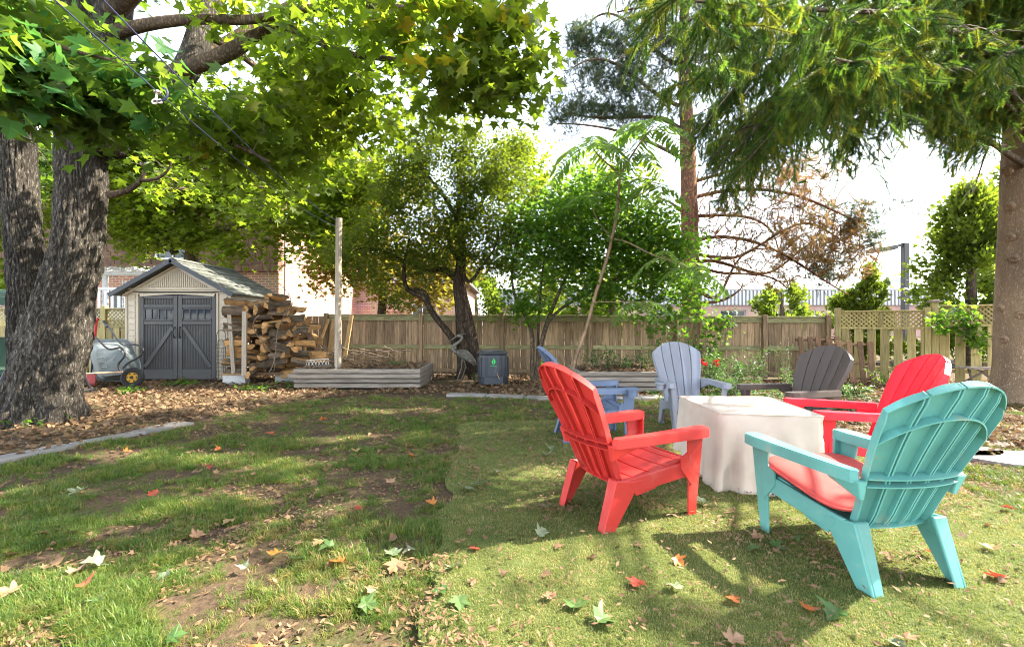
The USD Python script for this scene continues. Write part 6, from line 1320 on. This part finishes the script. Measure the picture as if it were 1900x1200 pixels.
# leaf litter on the beds
def litter(n, xr, yr, test, size, seed):
    g = np.random.default_rng(seed); x = g.uniform(*xr, n); y = g.uniform(*yr, n); k = test(x, y); x, y = x[k], y[k]; R = flat_frames(len(x), .42, g); s = size*g.uniform(.45, 1.15, len(x)); z = ground_z(x, y)+.008+.03*g.random(len(x))
    h = len(x)//2; return cat(scatter(*MAPLE, np.c_[x, y, z][:h], R[:h], s[:h]), scatter(*CURL, np.c_[x, y, z][h:], R[h:], s[h:]*.8))
inbed = lambda x, y: ((x > -3.88) & (x < -1.63) & (y > 8.24) & (y < 9.62)) | ((x > 1.1) & (x < 3.0) & (y > 7.75) & (y < 9))
g0 = np.random.default_rng(5)
lt = [litter(16000, (-9, 3.4), (4.0, 10.5), lambda x, y: (y > edge_y(x)+.02+.12*meshkit.noise(np.stack([x*2, y*2, x*0], -1), 3)) & ~inbed(x, y) & (meshkit.fbm(np.stack([x*1.1, y*1.1, x*0], -1), 3, 8) > .34), .085, 1),
      litter(9000, (2.6, 9.2), (4.0, 9.4), lambda x, y: (x > 3.2+.5*meshkit.noise(np.stack([y*1.3, y*0, y*0], -1), 4)) & (y < 9.6-.1*(x-6)) & ((x-SPX)**2+(y-SPY)**2 > .22) & (meshkit.fbm(np.stack([x*1.1, y*1.1, x*0], -1), 3, 8) > .36), .075, 2),
      litter(2600, (-7, 3), (2.0, 7.6), lambda x, y: (y < edge_y(x)) & (meshkit.fbm(np.stack([x*1.4, y*1.4, x*0], -1), 3, 8) > .50), .055, 3)]
obj('leaf_litter', cat(*lt), LITTER, label='carpet of dry brown and orange fallen leaves on the beds', cat='leaf litter', kind='stuff')
for k, (x0, x1, y0, y1, z) in enumerate(((-3.8, -1.7, 8.32, 9.55, .34), (1.17, 2.93, 7.83, 8.93, .345))):
    n = 900; x = g0.uniform(x0, x1, n); y = g0.uniform(y0, y1, n); obj('leaf_litter', scatter(*MAPLE, np.c_[x, y, z+.03*g0.random(n)], flat_frames(n, .4, g0), .07*g0.uniform(.5, 1.1, n)), LITTER, label=('dry fallen leaves covering the soil of the left raised bed', 'dry fallen leaves covering the soil of the right raised bed')[k], cat='leaf litter', kind='stuff')
# single leaves one can point at on the grass
YEL = leafmat('pale_yellow_leaf', [(0, (.24, .155, .07)), (1, (.34, .25, .12))], (1.2, 1.1, 1), .25, 'object', nscale=55., namp=1.6); ORG = leafmat('orange_leaf', [(0, (.40, .10, .025)), (1, (.56, .24, .05))], (1.2, 1.1, 1), .25, 'object', nscale=55., namp=1.6); RDL = leafmat('red_leaf', [(0, (.28, .05, .03)), (1, (.50, .11, .05))], (1.2, 1.1, 1), .25, 'object', nscale=55., namp=1.6)
PALEG = leafmat('pale_green_leaf', [(0, (.14, .19, .10)), (1, (.24, .27, .16))], (1.1, 1.1, 1), .25, 'object', nscale=55., namp=1.6); GRN = leafmat('fallen_green_leaf', [(0, (.06, .13, .03)), (1, (.10, .16, .05))], (1.2, 1.2, 1), .3, 'object', nscale=55., namp=1.6); BRN = leafmat('brown_leaf', [(0, (.27, .15, .08)), (1, (.36, .22, .13))], (1.1, 1, 1), .2, 'object', nscale=55., namp=1.6)
LV = [(435, 958, YEL, 1.15, 'big pale yellow maple leaf standing out on the left lawn'), (636, 1040, ORG, 1.0, 'large orange maple leaf on bare soil beside the turf edge'), (521, 1022, ORG, .9, 'curled orange leaf left of a green one on the lawn'), (556, 1031, GRN, .95, 'green maple leaf lying right of the curled orange leaf'), (281, 916, RDL, .7, 'bright red-orange leaf on the left lawn'), (152, 905, PALEG, 1.1, 'pale grey-green leaf near the edging stones'), (186, 1041, PALEG, 1.0, 'pale folded leaf at the lower left of the lawn'),
      (135, 1058, BRN, .9, 'rust brown folded leaf left of a pale leaf'), (156, 1082, RDL, .9, 'dark red leaf at the lower left'), (185, 1104, GRN, .95, 'fresh green leaf at the lower left below a red one'), (310, 1058, PALEG, .85, 'small pale leaf in the grass at the lower left'), (72, 984, BRN, .8, 'brown curled leaf in the left foreground'), (456, 1050, PALEG, .6, 'small pale leaf left of the middle'), (360, 992, BRN, .9, 'orange-brown leaf below the big pale yellow leaf'),
      (620, 1010, GRN, 1.2, 'cluster leaf of green and yellow beside the turf edge'), (600, 1000, YEL, .9, 'pale leaf at the left of a green cluster'), (726, 1030, PALEG, 1.0, 'pale green leaf on bare soil by the turf edge'), (740, 1040, BRN, 1.1, 'tan leaf overlapping a pale green leaf by the turf edge'), (770, 1020, PALEG, .95, 'pale leaf right beside the turf edge'), (805, 933, ORG, .85, 'yellow-orange leaf at the turf edge'), (758, 840, ORG, .75, 'orange leaf on the middle of the lawn'),
      (672, 938, RDL, .8, 'reddish leaf on the lawn left of the turf'), (725, 893, BRN, .9, 'tan leaf on the lawn near the turf'), (660, 833, YEL, .8, 'pale leaf on the sunlit strip of lawn'), (595, 776, ORG, 1.0, 'orange leaf in the distance on the middle lawn'), (410, 828, ORG, .8, 'small orange leaf on the left lawn'), (505, 800, RDL, .8, 'small red leaf on the left lawn'), (392, 861, RDL, .7, 'red leaf in the bright strip of grass'), (232, 832, ORG, .9, 'rust leaf close to the edging stones'),
      (865, 905, PALEG, 1.35, 'large pale green leaf pair at the turf edge'), (893, 898, PALEG, 1.1, 'second pale leaf beside the large pale pair on the turf'), (932, 875, PALEG, .9, 'small pale leaf left of the faded red chair'), (1000, 995, PALEG, 1.0, 'pale whitish leaf in front of the faded red chair'), (875, 1019, RDL, .75, 'small red-orange leaf on the turf'), (833, 1056, PALEG, .9, 'pale leaf at the lower turf edge'), (828, 1098, GRN, 1.0, 'dark green leaf at the lower turf edge'), (853, 1110, GRN, .9, 'second green leaf on the lower turf'),
      (1000, 940, PALEG, .8, 'pale leaf beside the rear leg of the faded red chair'), (1020, 830, PALEG, .8, 'pale leaf behind the faded red chair'), (1015, 845, PALEG, .9, 'lower of two pale leaves behind the faded red chair'), (1320, 885, PALEG, .9, 'pale leaf between red front leg and table cover'), (1310, 933, PALEG, 1.0, 'pale yellow-green leaf at the red front foot'), (1065, 1130, GRN, 1.1, 'green leaf in the middle foreground'), (1105, 1155, GRN, 1.3, 'olive green leaf lying in the foreground'),
      (1185, 1078, RDL, 1.0, 'crumpled red-brown leaf in the sunny foreground'), (1252, 1036, ORG, .8, 'orange curled leaf at the shadow tip'), (1402, 1015, GRN, .9, 'dark green leaf pair in the teal chair shadow'), (1430, 1010, GRN, 1.0, 'yellowish green leaf in the teal chair shadow'), (1400, 1000, BRN, .8, 'tan leaf in the teal chair shadow'), (1490, 998, GRN, 1.0, 'green leaf beside the front foot of the teal chair'), (1260, 1095, PALEG, .9, 'grey-green leaf in the chair shadow'), (1560, 1135, GRN, 1.15, 'dark green leaf at the foot of the teal chair'),
      (1500, 1133, ORG, .8, 'yellow-orange leaf left of a dark green one'), (1352, 1108, ORG, .7, 'small golden leaf in the chair shadow'), (1675, 1185, BRN, 1.0, 'tan leaf at the bottom edge on the right'), (1350, 1190, BRN, .9, 'tan leaf at the bottom edge'), (1865, 1075, RDL, 1.1, 'crumpled rust leaf on the sunny turf at right'), (1860, 942, RDL, .9, 'rust leaf on the sunny turf behind the teal rear leg'), (1845, 1022, YEL, 1.0, 'pale dry leaf on the sunny turf'), (1728, 1026, RDL, .9, 'rust leaf between the teal rear legs'), (1665, 1192, PALEG, .8, 'pale leaf by the bottom edge'),
      (490, 1193, ORG, .8, 'orange leaf cut by the bottom edge'), (310, 1182, GRN, .8, 'green leaf near the bottom left'), (30, 1092, BRN, 1.0, 'tan curled leaf at the left edge'), (668, 1115, GRN, 1.0, 'green leaf on bare soil'), (690, 1096, BRN, .8, 'brown leaf on bare soil'), (1025, 1112, BRN, .7, 'brown crumb leaf in the sunny foreground')]
for k, (px, py, m, sc, lb) in enumerate(LV):
    c = gp(px, py, .03); x, y = c[0], c[1]; on = contains_xy(TURF_POLY, x, y); z = .036 if on else float(ground_z(np.array([x]), np.array([y]))[0])+.03
    tv, tf = MAPLE_FINE; tv = tv.copy(); g = np.random.default_rng(900+k); tv[:, 2] = tv[:, 2]*g.uniform(.3, 3.2)+g.uniform(-.5, .7)*(tv[:, 1]-.4)**2+g.uniform(-.6, .6)*tv[:, 0]*tv[:, 1]+g.normal(0, .03, len(tv)); tv[:, 2] -= tv[:, 2].min()*.6
    st = tube([(0, .02, 0), (.02, -.2, .05), (.05, -.42, .03)], .012, 4); mm = cat((tv, tf), st)
    obj('fallen_leaf', scatter(mm[0], mm[1], np.array([[x, y, z]]), flat_frames(1, .22, g), np.array([.074*sc*g.uniform(.85, 1.1)*(1.0 if y < 3 else 1.2)])), m, label=lb, cat='leaf')

def leafy(name, label, base, h, r, n, size, mat, seed, stems=7, tmpl=OVAL, cat_='plant', droop=.2, spread=1.0):
    g = np.random.default_rng(seed); t = thing(name, label, cat_); b = np.asarray(base, float); ms, cs = [], []
    for k in range(stems):
        a = g.uniform(0, 2*np.pi); rr = r*math.sqrt(g.random()); tip = b+[rr*math.cos(a), rr*math.sin(a), h*g.uniform(.6, 1.05)]; b0 = b+[rr*.35*math.cos(a), rr*.35*math.sin(a), 0]; q = np.linspace(0, 1, 8)[:, None]; P = b0*(1-q)+tip*q; P[:, :2] += g.normal(0, .012, (8, 2)); ms.append(tube(P, np.linspace(.006, .002, 8), 4, False)); cs.append(P)
    obj('stems', cat(*ms), TWIG_TAN, t, True, kind='stuff'); pos = leaves_on(cs, max(1, n//stems), .035*spread, g, .85); obj('foliage', scatter(*tmpl, pos, leaf_frames(len(pos), droop, .5, g), size*g.uniform(.6, 1.15, len(pos))), mat, t, kind='stuff'); return t
def gpt(px, py, Y, z=0): return np.array([(px-950)/FPX*Y, Y, z])
leafy('flowering_plant', 'bushy red flowered plant right of the grey-blue chair', gpt(1305, 0, 7.6), .62, .34, 700, .07, LEAF_PLANT, 1, 12)
fl = thing('red_flowers', 'cluster of red blooms on the bushy plant right of the grey-blue chair', 'flowers'); gq = np.random.default_rng(4)
for k in range(7):
    c = at(1296+gq.uniform(-8, 36), 672+gq.uniform(-5, 8), 7.35); n = 16; obj('bloom', scatter(*CURL, c+gq.normal(0, .015, (n, 3)), leaf_frames(n, -.2, .9, gq), np.full(n, .035)), PETAL, fl)
for k, (px, Y, h, r, n, sz, lb) in enumerate(((1360, 7.9, .55, .4, 700, .065, 'pale sunlit bushy perennial right of the red flowers'), (1400, 8.2, .75, .3, 520, .06, 'taller pale green perennial with upright stems before the fence'), (1330, 8.4, .7, .3, 420, .07, 'leafy perennial behind the red flowers'), (1455, 8.6, .8, .2, 260, .05, 'thin weedy stems against the fence right of the perennials'), (1370, 7.2, .32, .42, 600, .055, 'low sunlit ground plant in front of the perennials'),
        (1480, 8.0, .35, .35, 420, .055, 'low pale plant left of the dark brown chair'), (1572, 7.4, .18, .38, 420, .08, 'low dark green leafy plant at the foot of the pallets'), (1240, 8.6, .8, .25, 320, .055, 'tall thin plant behind the grey-blue chair'))):
    leafy('garden_plant', lb, gpt(px, 0, Y), h, r, n, sz, LEAF_PLANT, 20+k, 12 if k != 3 else 6)
for k, (px, h, n, lb) in enumerate(((1095, .36, 260, 'leafy green plant at the left end of the right raised bed'), (1128, .42, 320, 'larger leafy plant in the right raised bed by the slender sapling'), (1160, .26, 200, 'small pale plant in the middle of the right raised bed'), (1195, .34, 220, 'thin grassy plant at the right end of the right raised bed'))):
    leafy('garden_plant', lb, gpt(px, 0, 8.2, .32), h, .18, n, .06, LEAF_PLANT, 40+k, 8)
leafy('garden_plant', 'feathery green plant growing in the left raised bed', gpt(738, 0, 9.0, .32), .12, .22, 260, .045, LEAF_PLANT, 50, 8)
leafy('garden_plant', 'dark leafy plant at the foot of the young maple', gpt(1012, 0, 9.4), .42, .2, 220, .07, LEAF_CLUMP, 51, 8)
leafy('garden_plant', 'small green plant left of the compost bin', gpt(880, 0, 8.9), .2, .09, 80, .05, LEAF_CLUMP, 52, 5)
leafy('garden_plant', 'leafy weed growing at the base of the lattice fence', gpt(1655, 0, 8.4), .38, .5, 420, .075, LEAF_CLUMP, 53, 12)
for k, (px, py, n) in enumerate(((240, 728, 160), (330, 716, 200), (60, 786, 90), (480, 722, 180), (560, 716, 140))):
    leafy('ground_weed', ('green weeds by the shed doors left', 'green weeds in the leaves before the shed doors', 'green sprigs at the foot of the leaning maple', 'green weeds in the leaves before the firewood stack', 'green weeds at the corner of the left raised bed')[k], gp(px, py), .07, .35, n, .06, LEAF_CLUMP, 60+k, 10, MAPLE)
# vines on the fences
def vine(label, pts, Y, n, sz, mat, seed, w=.10, tmpl=MAPLE):
    g = np.random.default_rng(seed); t = thing('climbing_vine', label, 'vine'); P = spline([at(x, y, Y) for x, y in pts], 40); P[:, 1] += g.normal(0, .01, 40); obj('stem', tube(P, .006, 5), TWIG, t, True)
    i = g.integers(0, 40, n); pos = P[i]+g.normal(0, 1, (n, 3))*[w, .04, w]; obj('foliage', scatter(*tmpl, pos, leaf_frames(n, .8, .8, g), sz*g.uniform(.6, 1.1, n)), mat, t, kind='stuff')
vine('green vine climbing the board fence behind the red flowers', [(1320, 690), (1325, 650), (1310, 615), (1345, 595), (1350, 620)], 9.55, 300, .085, LEAF_CLUMP, 1, .13)
vine('thin vine scrambling on the fence behind the grey-blue chair', [(1200, 690), (1215, 650), (1245, 635), (1290, 650), (1240, 610)], 9.7, 200, .07, LEAF_PLANT, 2, .12)
vine('grape vine with broad leaves hanging over the lattice left of the spruce', [(1735, 600), (1760, 580), (1800, 590), (1800, 620), (1830, 632)], 8.45, 190, .11, LEAF_CLUMP, 3, .10)
vine('vine leaves trailing on the taller picket section', [(1740, 612), (1765, 606), (1790, 610), (1812, 640)], 8.5, 90, .10, LEAF_CLUMP, 4, .06)
# sunlit ground cover at the back right
N = 9000; x = gg.uniform(2.2, 6.2, N); y = gg.uniform(5.6, 8.6, N); k = (meshkit.fbm(np.stack([x, y, x*0], -1), 3, 19) > .40) & (y > 5.8+.4*(x-3.0)*0) & (x < 5.8-.25*(y-6)); x, y = x[k], y[k]
obj('ground_cover', scatter(*OVAL, np.c_[x, y, ground_z(x, y)+.02+.05*gg.random(len(x))], leaf_frames(len(x), .0, .5, gg), .05*gg.uniform(.5, 1.2, len(x))), LEAF_PLANT, label='pale sunlit ground cover between the lawn and the back fence at right', cat='ground cover', kind='stuff')
